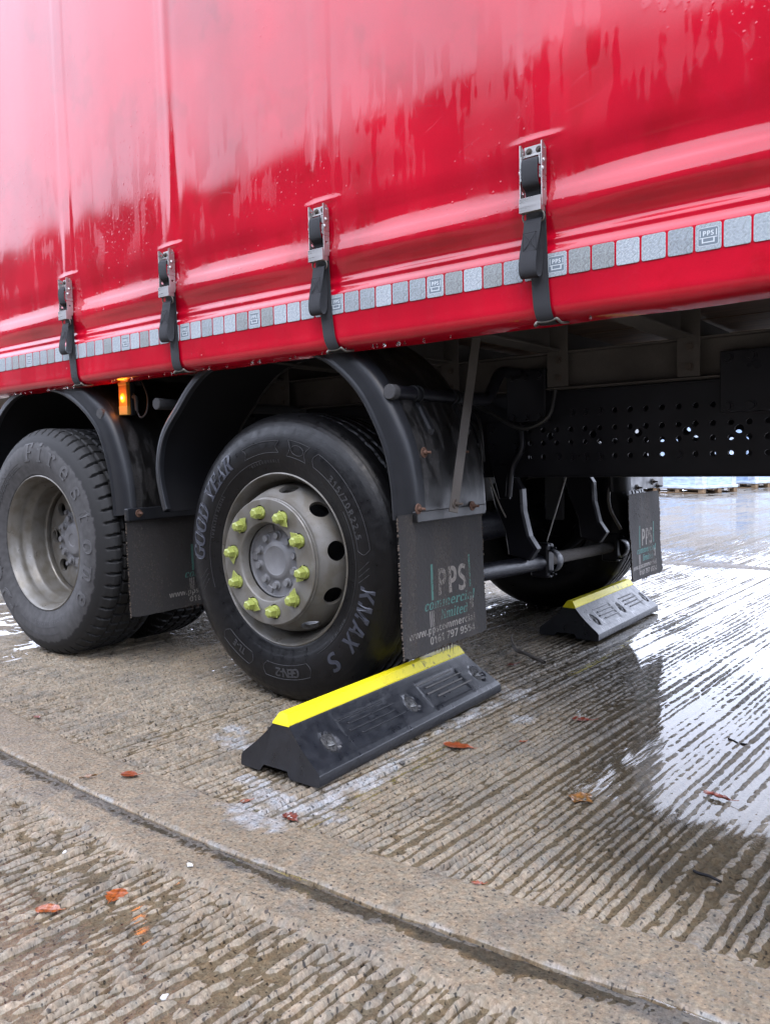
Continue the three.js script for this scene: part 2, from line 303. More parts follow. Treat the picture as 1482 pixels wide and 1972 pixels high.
{
  const X = gridLines(-1.3, 1.72, 0.0038, -90, 90, 1.055), Z = gridLines(-1.2, 1.60, 0.0072, -160, 60, 1.05, 1.02);
  const nx = X.length, nz = Z.length, P = new Float32Array(nx * nz * 3), C = new Float32Array(nx * nz * 3), U = new Float32Array(nx * nz * 2), I = new Uint32Array((nx - 1) * (nz - 1) * 6);
  let k = 0;
  for (let j = 0; j < nz; j++) for (let i = 0; i < nx; i++, k++) {
    const x = X[i], z = Z[j], out = 1 - sst(2.4, 4.5, Math.abs(x - 0.2)) * (z > -2 ? 1 : 0.6);
    const [h, gr, r] = groundAt(x, z), w = wetAt(x, z);
    P[k * 3] = x; P[k * 3 + 1] = h * lerp(1, out, 0.9) - (1 - out) * 0.004; P[k * 3 + 2] = z; U[k * 2] = x / 0.8; U[k * 2 + 1] = z / 0.8;
    // dry tan mortar, grey silt lying in patches, darker where it has soaked
    const patch = fbm(x * 2.3 + 4, z * 2.3, 4), silt = sst(0.02, 0.36, fbm(x * 9 + 3, z * 5, 4) + 0.10 * n2(x * 70, z * 50) + (gr > 0.5 ? 0.06 : -0.12));
    const soak = clamp(0.85 * w + 0.6 * sst(0.35, 0.95, x - 0.45 * z + 0.35 * patch) * (1 - sst(0.3, 0.6, z)) * 0.6);
    let cr = 0.262 + 0.040 * patch, cg = 0.212 + 0.037 * patch, cb = 0.151 + 0.032 * patch;
    if (gr < 0.5) { cr *= 0.83; cg *= 0.80; cb *= 0.755; }
    const sl = silt * 0.30; cr = lerp(cr, 0.105, sl); cg = lerp(cg, 0.103, sl); cb = lerp(cb, 0.10, sl);
    const dk = 1 - 0.58 * soak; cr *= dk; cg *= dk; cb *= dk * 0.97;
    const d = z - jointZ(x);
    if (d > 0.004 && d < 0.11) { const m = 0.85 * sst(0.002, 0.008, d) * sst(-0.42, -0.1, n2(x * 2.7, 6) + 0.5 * fbm(x * 18, z * 18, 3) + 0.15) * (1 - sst(0.034, 0.048, d + 0.03 * fbm(x * 14, z * 14, 3) + 0.03 * n2(x * 3, 4))); cr = lerp(cr, 0.072, m); cg = lerp(cg, 0.064, m); cb = lerp(cb, 0.052, m); }
    if (d > -0.016 && d < 0.002) { const m = 0.7 * sst(-0.012 + 0.012 * n2(x * 30, 1), -0.003, d) * sst(-0.1, 0.25, n2(x * 9, 4) + 0.5 * n2(x * 34, 7)); cr = lerp(cr, 0.32, m); cg = lerp(cg, 0.315, m); cb = lerp(cb, 0.30, m); }
    if (x > -0.2 && x < 1 && z > -0.8 && z < 1.2) { const c = chalkAt(x, z) * 0.66; cr = lerp(cr, 0.40, c); cg = lerp(cg, 0.41, c); cb = lerp(cb, 0.42, c); }
    const moss = z < -1.2 && x > 0 ? sst(0.25, 0.5, fbm(x * 3 + 9, z * 2, 3)) * 0.5 : 0; cr = lerp(cr, 0.08, moss); cg = lerp(cg, 0.08, moss); cb = lerp(cb, 0.03, moss);
    C[k * 3] = cr; C[k * 3 + 1] = cg; C[k * 3 + 2] = cb;
  }
  k = 0;
  for (let j = 0; j < nz - 1; j++) for (let i = 0; i < nx - 1; i++) { const a = j * nx + i, b = a + 1, c = a + nx, d = c + 1; I[k++] = a; I[k++] = c; I[k++] = b; I[k++] = b; I[k++] = c; I[k++] = d; }
  const g = new THREE.BufferGeometry(); g.setAttribute('position', new THREE.BufferAttribute(P, 3)); g.setAttribute('color', new THREE.BufferAttribute(C, 3)); g.setAttribute('uv', new THREE.BufferAttribute(U, 2)); g.setIndex(new THREE.BufferAttribute(I, 1)); g.computeVertexNormals();
  setting('concrete_yard', g, M.ground);
  console.log('ground', nx, nz, nx * nz);
}
// rain water: a level film that stands in the grooves, deepest on the right and beyond the truck
{
  const X = gridLines(-2.2, 2.2, 0.028, -12, 12, 1.05), Z = gridLines(-2.5, 1.75, 0.028, -60, 3, 1.035), P = [], I = [], UV = [];
  for (const z of Z) for (const x of X) {
    const d = z - jointZ(x), base = 0.004 * n2(x * 0.8, z * 0.6), w = wetAt(x, z), far = 1 - 0.75 * sst(4.2, 7.5, -z);
    const near = sst(-0.05, 0.12, d), dry = sst(4.0, 5.5, -z), fill = 0.11 + 0.35 * w * (1 - 0.55 * dry) - 0.13 * near + (0.13 + 0.3 * dry) * n2(x * 2.6, z * 1.8 + 11) + 0.15 * w * (1 - dry) * sst(-0.15, 0.35, n2(x * 1.1 + 2, z * 1.3 + 5) + 0.35 * sst(1.0, 1.6, x) * sst(-0.8, -0.1, z));
    let y = base - DEPTH * far * (1 - clamp(fill, -0.1, 0.97));
    const q = sst(0.0, 0.02, d + 0.02) * (1 - sst(0.085, 0.115, d)); y = lerp(y, base - 0.0022 + 0.0012 * n2(x * 2.2, 14), q);
    if (z < -5) y += 0.0012 * n2(x * 0.7, z * 0.5 + 3);
    P.push(x, y, z); UV.push(x / 0.5 + 0.13 * z, z / 0.5);
  }
  const nx = X.length; for (let j = 0; j < Z.length - 1; j++) for (let i = 0; i < nx - 1; i++) { const a = j * nx + i, b = a + 1, c = a + nx; I.push(a, c, b, b, c, c + 1); }
  const g = new THREE.BufferGeometry(); g.setAttribute('position', new THREE.Float32BufferAttribute(P, 3)); g.setAttribute('uv', new THREE.Float32BufferAttribute(UV, 2)); g.setIndex(I); g.computeVertexNormals();
  const m = setting('water', g, M.water); m.castShadow = false;
}
// the long clad shed across the yard that the curtain and the wheel nuts mirror
{
  const s = top(new THREE.Group(), 'warehouse', 'long grey ribbed metal warehouse facing the truck across the yard', 'warehouse'); s.position.set(-6, 0, 15);
  part('plinth', bx(-40, 0, 0.05, 40, 1.2, 8, 0.02), std({ color: rgb(0.132, 0.12, 0.108), roughness: 0.9 }), s);
  const ribs = []; for (let x = -40; x < 40; x += 1) ribs.push([x, 0], [x + 0.62, 0], [x + 0.7, -0.06], [x + 0.92, -0.06]);
  const wall = slab([...ribs, [40, 0], [40, 7], [-40, 7]], 8.2, 0); wall.rotateX(Math.PI / 2); wall.translate(0, 9.4, 0);
  part('wall', wall, M.clad, s);
  part('roof', bx(-40.3, 9.4, -0.3, 40.3, 9.6, 8.3, 0.03), std({ color: rgb(0.18, 0.18, 0.186), roughness: 0.6 }), s);
}

// ------------------------------------------------------------------ the truck
const truck = top(new THREE.Group(), 'curtain_sided_truck', 'red wet curtain-sided truck with black mudguards, its rear axle wheel backed against a wheel stop', 'truck');
const CZ = 0.096; // plane of the curtain
const strapX = [-1.755, -1.05, -0.40, 0.318, 1.013, 1.72];
const strapNear = (x) => { let m = 9; for (const s of strapX) m = Math.min(m, Math.abs(x - s)); return m; };
const profileY = [1.150, 1.156, 1.164, 1.176, 1.19, 1.215, 1.25, 1.314, 1.320, 1.326, 1.334, 1.341, 1.347, 1.353, 1.362, 1.372, 1.39, 1.41, 1.424, 1.44, 1.46, 1.475, 1.488, 1.505, 1.525, 1.548, 1.562, 1.58, 1.62];
const profileZ = [-0.060, -0.022, -0.007, 0.001, 0.004, 0.003, 0.003, 0.004, 0.003, 0.000, -0.005, -0.006, -0.005, -0.006, -0.0105, -0.0115, -0.006, 0.002, 0.0055, 0.0052, 0.0018, -0.0026, -0.0046, -0.0056, -0.0052, -0.0026, -0.001, 0.0, 0.0];
function profileAt(y) { if (y >= 1.62) return 0; if (y <= profileY[0]) return profileZ[0]; let i = 1; while (profileY[i] < y) i++; const a = i - 1, t = (y - profileY[a]) / (profileY[i] - profileY[a]);
  const m = (k) => k <= 0 || k >= profileY.length - 1 ? 0 : (profileZ[k + 1] - profileZ[k - 1]) / (profileY[k + 1] - profileY[k - 1]); const h = profileY[i] - profileY[a], t2 = t * t, t3 = t2 * t;
  return (2 * t3 - 3 * t2 + 1) * profileZ[a] + (t3 - 2 * t2 + t) * h * m(a) * 0.8 + (-2 * t3 + 3 * t2) * profileZ[i] + (t3 - t2) * h * m(i) * 0.8; }
function curtainZ(x, y) {
  const s = strapNear(x), mid = sst(0.03, 0.3, s), up = sst(1.33, 1.40, y);
  const grow = lerp(1, (0.75 + 0.65 * mid) * (1 + 0.35 * n2(x * 1.7, 2.2)) * (0.8 + 0.25 * sst(-1.2, 1.2, x)), up);
  const wob = 0.012 * n2(x * 1.3, 5.5) * up * (1 - sst(1.5, 1.6, y));
  let z = profileAt(y + wob) * grow;
  z += 0.004 * n2(x * 1.1, y * 0.8 + 3) * sst(1.45, 1.9, y) + 0.009 * n2(x * 0.9 + 4, y * 0.35) * sst(1.7, 2.6, y);
  z += 0.0016 * n2(x * 5, y * 1.6) * sst(1.33, 1.4, y) + 0.0012 * n2(x * 2.2, y * 9) * sst(1.33, 1.4, y) * (1 - sst(1.6, 1.8, y));
  if (s < 0.05) { z += 0.0008 * (sst(0.033, 0.027, s)) * sst(1.56, 1.6, y); z += 0.0012 * sst(0.0015, 0, Math.abs(s - 0.034)) * sst(1.56, 1.6, y); }
  const s2 = x + 0.385; if (y > 1.5) z += 0.0020 * Math.exp(-((s2 / 0.018) ** 2)) * sst(1.58, 1.75, y) - 0.0006 * Math.exp(-(((s2 - 0.035) / 0.016) ** 2)) * sst(1.58, 1.75, y);
  // drawn in under the strap at the hem
  if (y < 1.25) z -= 0.006 * (1 - sst(0.0, 0.06, s)) * sst(1.25, 1.17, y);
  // a wrinkle above each buckle
  z += 0.004 * Math.exp(-(((y - 1.592) / 0.007) ** 2)) * (1 - sst(0.0, 0.09, s));
  return CZ + z;
}
{
  const ys = []; for (let y = 1.150; y < 1.62; y += 0.0045) ys.push(y); for (let y = 1.62; y < 3.9; y += 0.02) ys.push(y);
  const xs = []; for (let x = -6.2; x < -1.9; x += 0.05) xs.push(x); for (let x = -1.9; x < 1.9; x += 0.0095) xs.push(x); for (let x = 1.9; x <= 3.0; x += 0.05) xs.push(x);
  const g = sheet(xs.length - 1, ys.length - 1, (u, v) => { const x = xs[Math.round(u * (xs.length - 1))], y0 = ys[Math.round(v * (ys.length - 1))]; const y = y0 < 1.17 ? y0 + 0.0035 * n2(x * 4, 1) * sst(1.19, 1.15, y0) : y0; return [x, y, curtainZ(x, y0)]; },
    (u, v) => [xs[Math.round(u * (xs.length - 1))] / 4, ys[Math.round(v * (ys.length - 1))] / 4]);
  const curtain = part('curtain', g, M.curtain, truck);
  // the reflective tape: separate plastic squares; every sixth carries the firm's mark
  const hexc = document.createElement('canvas'); hexc.width = 256; hexc.height = 256;
  const draw = (c, logo) => {
    const k = c.getContext('2d'); k.fillStyle = '#c2c9cc'; k.fillRect(0, 0, 256, 256); k.strokeStyle = '#7c868b'; k.lineWidth = 2.4;
    const s = 8.2, R = rng(4); for (let j = -1; j < 22; j++) for (let i = -1; i < 20; i++) { const cx = i * s * 1.732 + (j & 1 ? s * 0.866 : 0), cy = j * s * 1.5; k.beginPath(); for (let a = 0; a < 6; a++) { const q = Math.PI / 6 + a * Math.PI / 3; k.lineTo(cx + s * Math.cos(q), cy + s * Math.sin(q)); } k.closePath(); const t = 172 + R() * 60; k.fillStyle = `rgba(${t},${t + 8},${t + 14},0.7)`; k.fill(); k.stroke(); }
    for (let q = 0; q < 260; q++) { k.fillStyle = `rgba(70,64,56,${R() * 0.16})`; const w = 2 + R() * 14; k.fillRect(R() * 256, R() * 256, w, w * (0.5 + R())); }
    if (logo) {
      k.fillStyle = 'rgba(120,132,142,0.9)'; k.strokeStyle = '#dfe6ea'; k.lineWidth = 5; k.beginPath(); k.moveTo(48, 42); k.lineTo(208, 42); k.lineTo(220, 54); k.lineTo(220, 196); k.lineTo(208, 208); k.lineTo(48, 208); k.lineTo(36, 196); k.lineTo(36, 54); k.closePath(); k.fill(); k.stroke();
      k.fillStyle = '#e8eef0'; k.font = 'bold 62px sans-serif'; k.textAlign = 'center'; k.fillText('PPS', 128, 116); k.fillRect(50, 64, 9, 58); k.fillRect(197, 64, 9, 58); k.fillRect(46, 132, 164, 8); k.fillRect(70, 140, 12, 44); k.fillRect(174, 140, 12, 44); k.fillRect(70, 172, 116, 10);
    }
  };
  draw(hexc, false); const lc = document.createElement('canvas'); lc.width = lc.height = 256; draw(lc, true);
  const tex = (c) => { const t = new THREE.CanvasTexture(c); t.colorSpace = THREE.SRGBColorSpace; return t; };
  const th = tex(hexc), tl = tex(lc), th2 = (() => { const q = document.createElement('canvas'); q.width = q.height = 256; draw(q, false); const k = q.getContext('2d'), R = rng(8); for (let i = 0; i < 500; i++) { const x = R() * 256, y = 100 + R() * 156, w = 3 + R() * 18; k.fillStyle = `rgba(84,78,68,${R() * 0.13})`; k.fillRect(x, y, w * 0.5, w); } k.fillStyle = 'rgba(235,240,242,0.5)'; k.fillRect(150, 0, 3, 256); return tex(q); })();
  const mats = [0, 1, 2, 3].map((k) => std({ map: k & 1 ? th2 : th, color: rgb(...[[0.60, 0.62, 0.63], [0.50, 0.52, 0.53], [0.66, 0.67, 0.68], [0.45, 0.45, 0.43]][k]), roughness: 0.35 })), ml = std({ map: tl, color: rgb(0.57, 0.582, 0.588), roughness: 0.35 });
  const s = new THREE.Shape(), w = 0.0268, h = 0.0285, r = 0.006; s.moveTo(-w + r, -h); s.lineTo(w - r, -h); s.quadraticCurveTo(w, -h, w, -h + r); s.lineTo(w, h - r); s.quadraticCurveTo(w, h, w - r, h); s.lineTo(-w + r, h); s.quadraticCurveTo(-w, h, -w, h - r); s.lineTo(-w, -h + r); s.quadraticCurveTo(-w, -h, -w + r, -h);
  const sg = new THREE.ExtrudeGeometry(s, { depth: 0.0006, bevelEnabled: true, bevelThickness: 0.0005, bevelSize: 0.0006, bevelOffset: -0.0006, bevelSegments: 1, curveSegments: 4 });
  { const p = sg.attributes.position, uv = sg.attributes.uv; for (let i = 0; i < p.count; i++) uv.setXY(i, 0.5 + p.getX(i) / 0.058, 0.5 + p.getY(i) / 0.058); }
  const R = rng(21), x0 = 1.415, pitch = 0.0583;
  for (let k = -56; k <= 12; k++) {
    const x = x0 + k * pitch, logo = ((k % 6) + 6) % 6 === 0;
    const m = part('reflective_square', sg, logo ? ml : mats[Math.floor(R() * 4)], curtain); m.position.set(x, 1.2855, curtainZ(x, 1.2855) + 0.0002); m.rotation.x = -Math.atan((curtainZ(x, 1.31) - curtainZ(x, 1.26)) / 0.05);
  }
  // rain beads hanging from the hem
  const drop = lathe([[0, -0.006], [0.0022, -0.005], [0.003, -0.003], [0.0022, 0.0005], [0.0008, 0.003], [0, 0.004]], 10); drop.rotateX(-Math.PI / 2);
  const dm = new THREE.MeshPhysicalMaterial({ color: rgb(0.9, 0.9, 0.9), roughness: 0.03, transmission: 1, thickness: 0.004, ior: 1.33 });
  for (let k = 0; k < 46; k++) { const x = -1.6 + R() * 2.6 + (R() < 0.3 ? 0.3 : 0); const d = part('rain_drop', drop, dm, curtain); d.scale.setScalar(0.7 + 0.7 * R()); d.position.set(x, 1.153 + 0.0035 * n2(x * 4, 1), CZ - 0.03 + R() * 0.02); }
}
// ---- tension straps
function strapRibbon(pts, w) { // ribbon of webbing along a path in the y-z plane, with an optional drift in x: [y, z, dx]
  const c = new THREE.CatmullRomCurve3(pts.map((p) => V(p[2] || 0, p[0], p[1])), false, 'centripetal'), n = 60, P = c.getSpacedPoints(n), L = c.getLength(), th = 0.0011;
  const nrm = P.map((p, i) => { const a = P[Math.max(0, i - 1)], b = P[Math.min(n, i + 1)], t = b.clone().sub(a).normalize(); return V(0, t.z, -t.y).normalize(); });
  const side = (s) => sheet(4, n, (u, v) => { const i = Math.round(v * n), p = P[i], m = nrm[i]; const e = Math.abs(u - 0.5) > 0.45 ? 0.3 : 1; return [p.x + (s > 0 ? u - 0.5 : 0.5 - u) * w, p.y + m.y * th * s * e, p.z + m.z * th * s * e]; }, (u, v) => [u, v * L / 0.045]);
  return merge([side(1), side(-1)]);
}
function ringOf(w, h, r) { const pts = []; for (const [x, y] of [[-w, -h * 0.4], [-w, h * 0.4], [-w * 0.8, h], [w * 0.8, h], [w, h * 0.4], [w, -h * 0.4], [w * 0.8, -h], [-w * 0.8, -h]]) pts.push([x, y, 0]); return tube(pts, r, 60, 8, true); }
const shared = {};
{
  // side plate outline in (z, y): z out from the curtain
  const pl = [[0.001, 0.172], [0.020, 0.186], [0.026, 0.183], [0.027, 0.02], [0.024, 0.0], [0.004, 0.004], [0.001, 0.02]];
  const g = slab(pl, 0.0024, 0.0005, [[0.0125, 0.168, 0.004], [0.014, 0.05, 0.0055]]); g.rotateY(-Math.PI / 2); g.translate(0.0012, 0, 0); shared.plate = g;
  shared.bridge = merge([bx(-0.026, 0.155, 0.004, 0.026, 0.183, 0.0062, 0.0006), bx(-0.026, 0.150, 0.004, 0.026, 0.156, 0.013, 0.0006)]);
  shared.screw = merge([hexHead(0.0052, 0.007), lathe([[0.008, 0], [0.008, 0.0014], [0, 0.0014]], 16)]);
  shared.rivet = lathe([[0.0062, 0], [0.0058, 0.0018], [0.0035, 0.0034], [0, 0.004]], 16);
  shared.cover = merge([bx(-0.0285, 0.0, 0.030, 0.0285, 0.042, 0.0325, 0.0007), bx(-0.0285, 0.0, 0.008, -0.026, 0.042, 0.0315, 0.0007), bx(0.026, 0.0, 0.008, 0.0285, 0.042, 0.0315, 0.0007)]);
  shared.lug = merge([bx(-0.0262, 0.115, 0.012, -0.0228, 0.148, 0.0285, 0.0006), bx(-0.0262, 0.078, 0.012, -0.0228, 0.111, 0.0285, 0.0006)]);
  shared.lugR = shared.lug.clone().applyMatrix4(new THREE.Matrix4().makeTranslation(0.0489, 0, 0));
  shared.ring = ringOf(0.0275, 0.011, 0.0022);
}
for (const k of ['plate', 'bridge', 'cover', 'lug', 'lugR']) shared[k].scale(1, 0.82, 1);
function stitchX(w, y0, y1, zf) { const out = []; const seg = (a, b) => out.push(tube([[a[0], a[1], zf], [(a[0] + b[0]) / 2, (a[1] + b[1]) / 2, zf], [b[0], b[1], zf]], 0.0006, 6, 4)); seg([-w, y0], [w, y1]); seg([-w, y1], [w, y0]); seg([-w, y0], [w, y0]); seg([-w, y1], [w, y1]); seg([-w, y0], [-w, y1]); seg([w, y0], [w, y1]); return merge(out); }
function makeStrap(i, x, yb, lean, loopLow) { // yb: foot of the buckle
  const s = group('tension_strap', truck, [x, 0, 0]), zf = CZ + 0.006, W = 0.0455;
  for (const k of [-1, 1]) { const p = part('side_plate', shared.plate, M.galv, s); p.position.set(k * 0.0285, yb, zf); for (const [py, pz] of [[0.13, 0.014], [0.105, 0.02]]) { const r = part('rivet', shared.rivet, M.galv, s); r.position.set(k * 0.0297, yb + py * 0.82, zf + pz); r.rotation.y = k * Math.PI / 2; } }
  part('bridge_plate', shared.bridge, M.galv, s).position.set(0, yb, zf);
  for (const k of [-0.013, 0.013]) part('screw', shared.screw, M.bolt, s).position.set(k, yb + 0.138, zf + 0.0062);
  part('buckle_cover', shared.cover, M.galv, s).position.set(0, yb - 0.012, zf);
  part('lug', shared.lug, M.galv, s).position.set(0, yb, zf); part('lug', shared.lugR, M.galv, s).position.set(0, yb, zf);
  part('cam_webbing', strapRibbon([[yb + 0.03, zf + 0.008], [yb + 0.043, zf + 0.012], [yb + 0.053, zf + 0.026], [yb + 0.068, zf + 0.0315], [yb + 0.10, zf + 0.032], [yb + 0.112, zf + 0.028], [yb + 0.116, zf + 0.018], [yb + 0.105, zf + 0.010]], 0.044), M.web, s);
  const r = part('strap_ring', shared.ring, M.galvDull, s); r.position.set(0.002, yb - 0.022, zf + 0.016); r.rotation.x = 0.25;
  // loose loop hanging from the ring, and the tight strap behind it that runs down to the hook
  const l = loopLow;
  part('webbing_loop', strapRibbon([[yb - 0.03, zf + 0.012, 0.002], [yb - 0.0265, zf + 0.017, 0.002], [yb - 0.032, zf + 0.021, 0.002], [yb - 0.06, zf + 0.026, 0.001], [lerp(yb, l, 0.6), zf + 0.032, -0.004], [l + 0.03, zf + 0.037, -0.006], [l + 0.010, zf + 0.035, -0.006], [l, zf + 0.026, -0.005], [l + 0.004, zf + 0.014, -0.004], [l + 0.022, zf + 0.009, -0.002], [lerp(yb, l, 0.4), zf + 0.006, 0], [yb - 0.03, zf + 0.006, 0], [yb + 0.01, zf + 0.006, 0]], W), M.web, s);
  const st = part('stitching', stitchX(0.018, yb - 0.105, yb - 0.062, zf + 0.0335), M.stitch, s); st.rotation.set(0, 0, 0);
  part('webbing', strapRibbon([[yb + 0.02, zf + 0.003, 0.004], [1.33, zf + 0.0025, 0.008], [1.28, zf + 0.0035, 0.010], [1.22, zf + 0.003, 0.013 + lean * 0.4], [1.185, zf + 0.002, 0.016 + lean * 0.7], [1.162, zf - 0.006, 0.019 + lean], [1.150, zf - 0.022, 0.02 + lean], [1.152, zf - 0.05, 0.02 + lean]], W), M.web, s);
  const hx = 0.02 + lean; // wire hook round the hem
  part('hook', tube([[hx - 0.034, 1.158, zf - 0.045], [hx - 0.033, 1.149, zf - 0.02], [hx - 0.029, 1.150, zf - 0.010], [hx - 0.026, 1.155, zf - 0.012], [hx, 1.1545, zf - 0.014], [hx + 0.026, 1.158, zf - 0.010], [hx + 0.032, 1.157, zf - 0.004], [hx + 0.037, 1.149, zf - 0.016], [hx + 0.042, 1.153, zf - 0.05]], 0.0034, 60, 8), M.galvDull, s);
  return s;
}
[[-1.05, 1.425, 0.0, 1.276], [-0.40, 1.423, -0.004, 1.256], [0.318, 1.425, 0.008, 1.258], [1.013, 1.425, 0.0, 1.258]].forEach((a, i) => makeStrap(i, ...a));

// ---- wheels
const lattice = new FontLoader();
const serif = await lattice.loadAsync('fonts/droid/droid_serif_bold.typeface.json'), sans = await lattice.loadAsync('fonts/droid/droid_sans_bold.typeface.json');
function letters(txt, font, size, r, a0, a1, zr, thick, skew = 0, stretch = 1) { // raised letters bent round the sidewall, tops outward, clockwise from a0 to a1 (degrees)
  const chars = [...txt], out = [];
  const ws = chars.map((c) => (c === ' ' ? size * 0.5 : (font.data.glyphs[c] ?? font.data.glyphs.o).ha / font.data.resolution * size * stretch)), tot = ws.reduce((a, b) => a + b, 0);
  let acc = 0;
  chars.forEach((c, i) => {
    const t = (acc + ws[i] / 2) / tot; acc += ws[i]; if (c === ' ') return;
    const g = new TextGeometry(c, { font, size, depth: thick, curveSegments: 3, bevelEnabled: false });
    g.translate(-ws[i] / stretch / 2, -size * 0.36, 0); g.scale(stretch, 1, 1);
    const p = g.attributes.position, a = (a0 + (a1 - a0) * t) * Math.PI / 180;
    for (let k = 0; k < p.count; k++) { const y = p.getY(k), x = p.getX(k) + skew * y, rr = r + y, an = a - x / r; p.setXYZ(k, rr * Math.cos(an), rr * Math.sin(an), zr(rr) + p.getZ(k) - 0.0004); }
    g.computeVertexNormals(); out.push(g);
  });
  return merge(out);
}
function profileOf(pts) { return (r) => { for (let i = 0; i < pts.length - 1; i++) if (r >= pts[i][0] && r <= pts[i + 1][0]) return lerp(pts[i][1], pts[i + 1][1], (r - pts[i][0]) / (pts[i + 1][0] - pts[i][0])); return pts[pts.length - 1][1]; }; }
// the tyre as a grid round the axle; f(angle, point) moves it; flattened where it stands
function tyre(profile, seg, lift, H, whole = false) {
  const n = profile.length - 1, len = [0]; for (let i = 1; i <= n; i++) len.push(len[i - 1] + Math.hypot(profile[i][0] - profile[i - 1][0], profile[i][1] - profile[i - 1][1]));
  const zm = (profile[0][1] + profile[n][1]) / 2, g = sheet(seg, n, (u, v) => {
    const i = Math.round(v * n), a = -u * Math.PI * 2; let [r, z] = profile[i]; const d = lift ? lift(u, i, r, z) : 0; r += d;
    const x = r * Math.cos(a); let y = r * Math.sin(a); const low = -H + 0.0005;
    if (y < low) { if (r > 0.4) z += Math.sign(z - zm) * (low - y) * 0.4; y = low; }
    return [x, y, z];
  }, (u, v) => whole ? [u, v] : [u * 6, len[Math.round(v * n)] * 3.8]);
  // join the normals across the seam
  const N = g.attributes.normal; for (let j = 0; j <= n; j++) { const a = j * (seg + 1), b = a + seg; const m = V(N.getX(a) + N.getX(b), N.getY(a) + N.getY(b), N.getZ(a) + N.getZ(b)).normalize(); N.setXYZ(a, m.x, m.y, m.z); N.setXYZ(b, m.x, m.y, m.z); }
  return g;
}
function dense(pts, step) { const out = []; for (let i = 0; i < pts.length - 1; i++) { const l = Math.hypot(pts[i + 1][0] - pts[i][0], pts[i + 1][1] - pts[i][1]), n = Math.max(1, Math.round(l / step)); for (let k = 0; k < n; k++) out.push([lerp(pts[i][0], pts[i + 1][0], k / n), lerp(pts[i][1], pts[i + 1][1], k / n)]); } out.push(pts[pts.length - 1]); return out; }
function smoothPts(pts, n) { const c = new THREE.CatmullRomCurve3(pts.map((p) => V(p[0], p[1], 0)), false, 'centripetal'); return c.getSpacedPoints(n).map((p) => [p.x, p.y]); }
const AX = 0.49;
const sidewall = [[0.292, -0.006], [0.302, 0.002], [0.312, 0.005], [0.33, 0.012], [0.36, 0.020], [0.39, 0.022], [0.42, 0.018], [0.445, 0.009], [0.462, -0.001], [0.474, -0.010], [0.484, -0.020]];
const sideZ = profileOf(smoothPts(sidewall, 60));
function tyreProfile(width, shoulder, tread) { const a = dense(smoothPts([...sidewall, ...shoulder], 46), 0.006), b = a.map(([r, z]) => [r, -width - z]).reverse(); return [...a, ...dense(tread, 0.0045), ...b]; }
const evaluator = new Evaluator(); evaluator.useGroups = false; evaluator.attributes = ['position', 'normal', 'uv'];
function cut(geo, tools) { let a = new Brush(mergeVerticesKeep(geo)); a.updateMatrixWorld(); for (const t of tools) { const b = new Brush(t); b.updateMatrixWorld(); a = evaluator.evaluate(a, b, SUBTRACTION); } return a.geometry; }
function mergeVerticesKeep(g) { return g; }
function cyl(r, h, at, dir, rad = 24) { const g = new THREE.CylinderGeometry(r, r, h, rad); g.applyQuaternion(new THREE.Quaternion().setFromUnitVectors(V(0, 1, 0), V(...dir).normalize())); g.translate(...at); return g; }
const rad = (d) => d * Math.PI / 180;

shared.wheelNut = merge([hexHead(0.0165, 0.03), lathe([[0.024, 0], [0.024, 0.004], [0.018, 0.006], [0, 0.006]], 24)]);
{ // lime cap with a flat pointer
  const tri = slab([[-0.0205, -0.016], [0.018, -0.0175], [0.042, 0.0], [0.018, 0.0175], [-0.0205, 0.016]], 0.003, 0.0006); tri.translate(0, 0, 0.017);
  const hex = new THREE.CylinderGeometry(0.0165, 0.0188, 0.022, 6, 1); hex.rotateX(Math.PI / 2); hex.translate(0, 0, 0.031); const dome = new THREE.CylinderGeometry(0.010, 0.0160, 0.004, 6, 1); dome.rotateX(Math.PI / 2); dome.translate(0, 0, 0.0438);
  shared.nutCap = merge([lathe([[0.0215, 0], [0.0215, 0.014], [0.0195, 0.017], [0.0195, 0.022], [0, 0.022]], 26), tri, toCreasedNormals(boxUV(hex.toNonIndexed()), 0.4), toCreasedNormals(boxUV(dome.toNonIndexed()), 0.4)]);
}
shared.hubBolt = merge([lathe([[0.0165, 0], [0.0165, 0.003], [0.0125, 0.005], [0, 0.005]], 20), hexHead(0.0125, 0.0155)]);

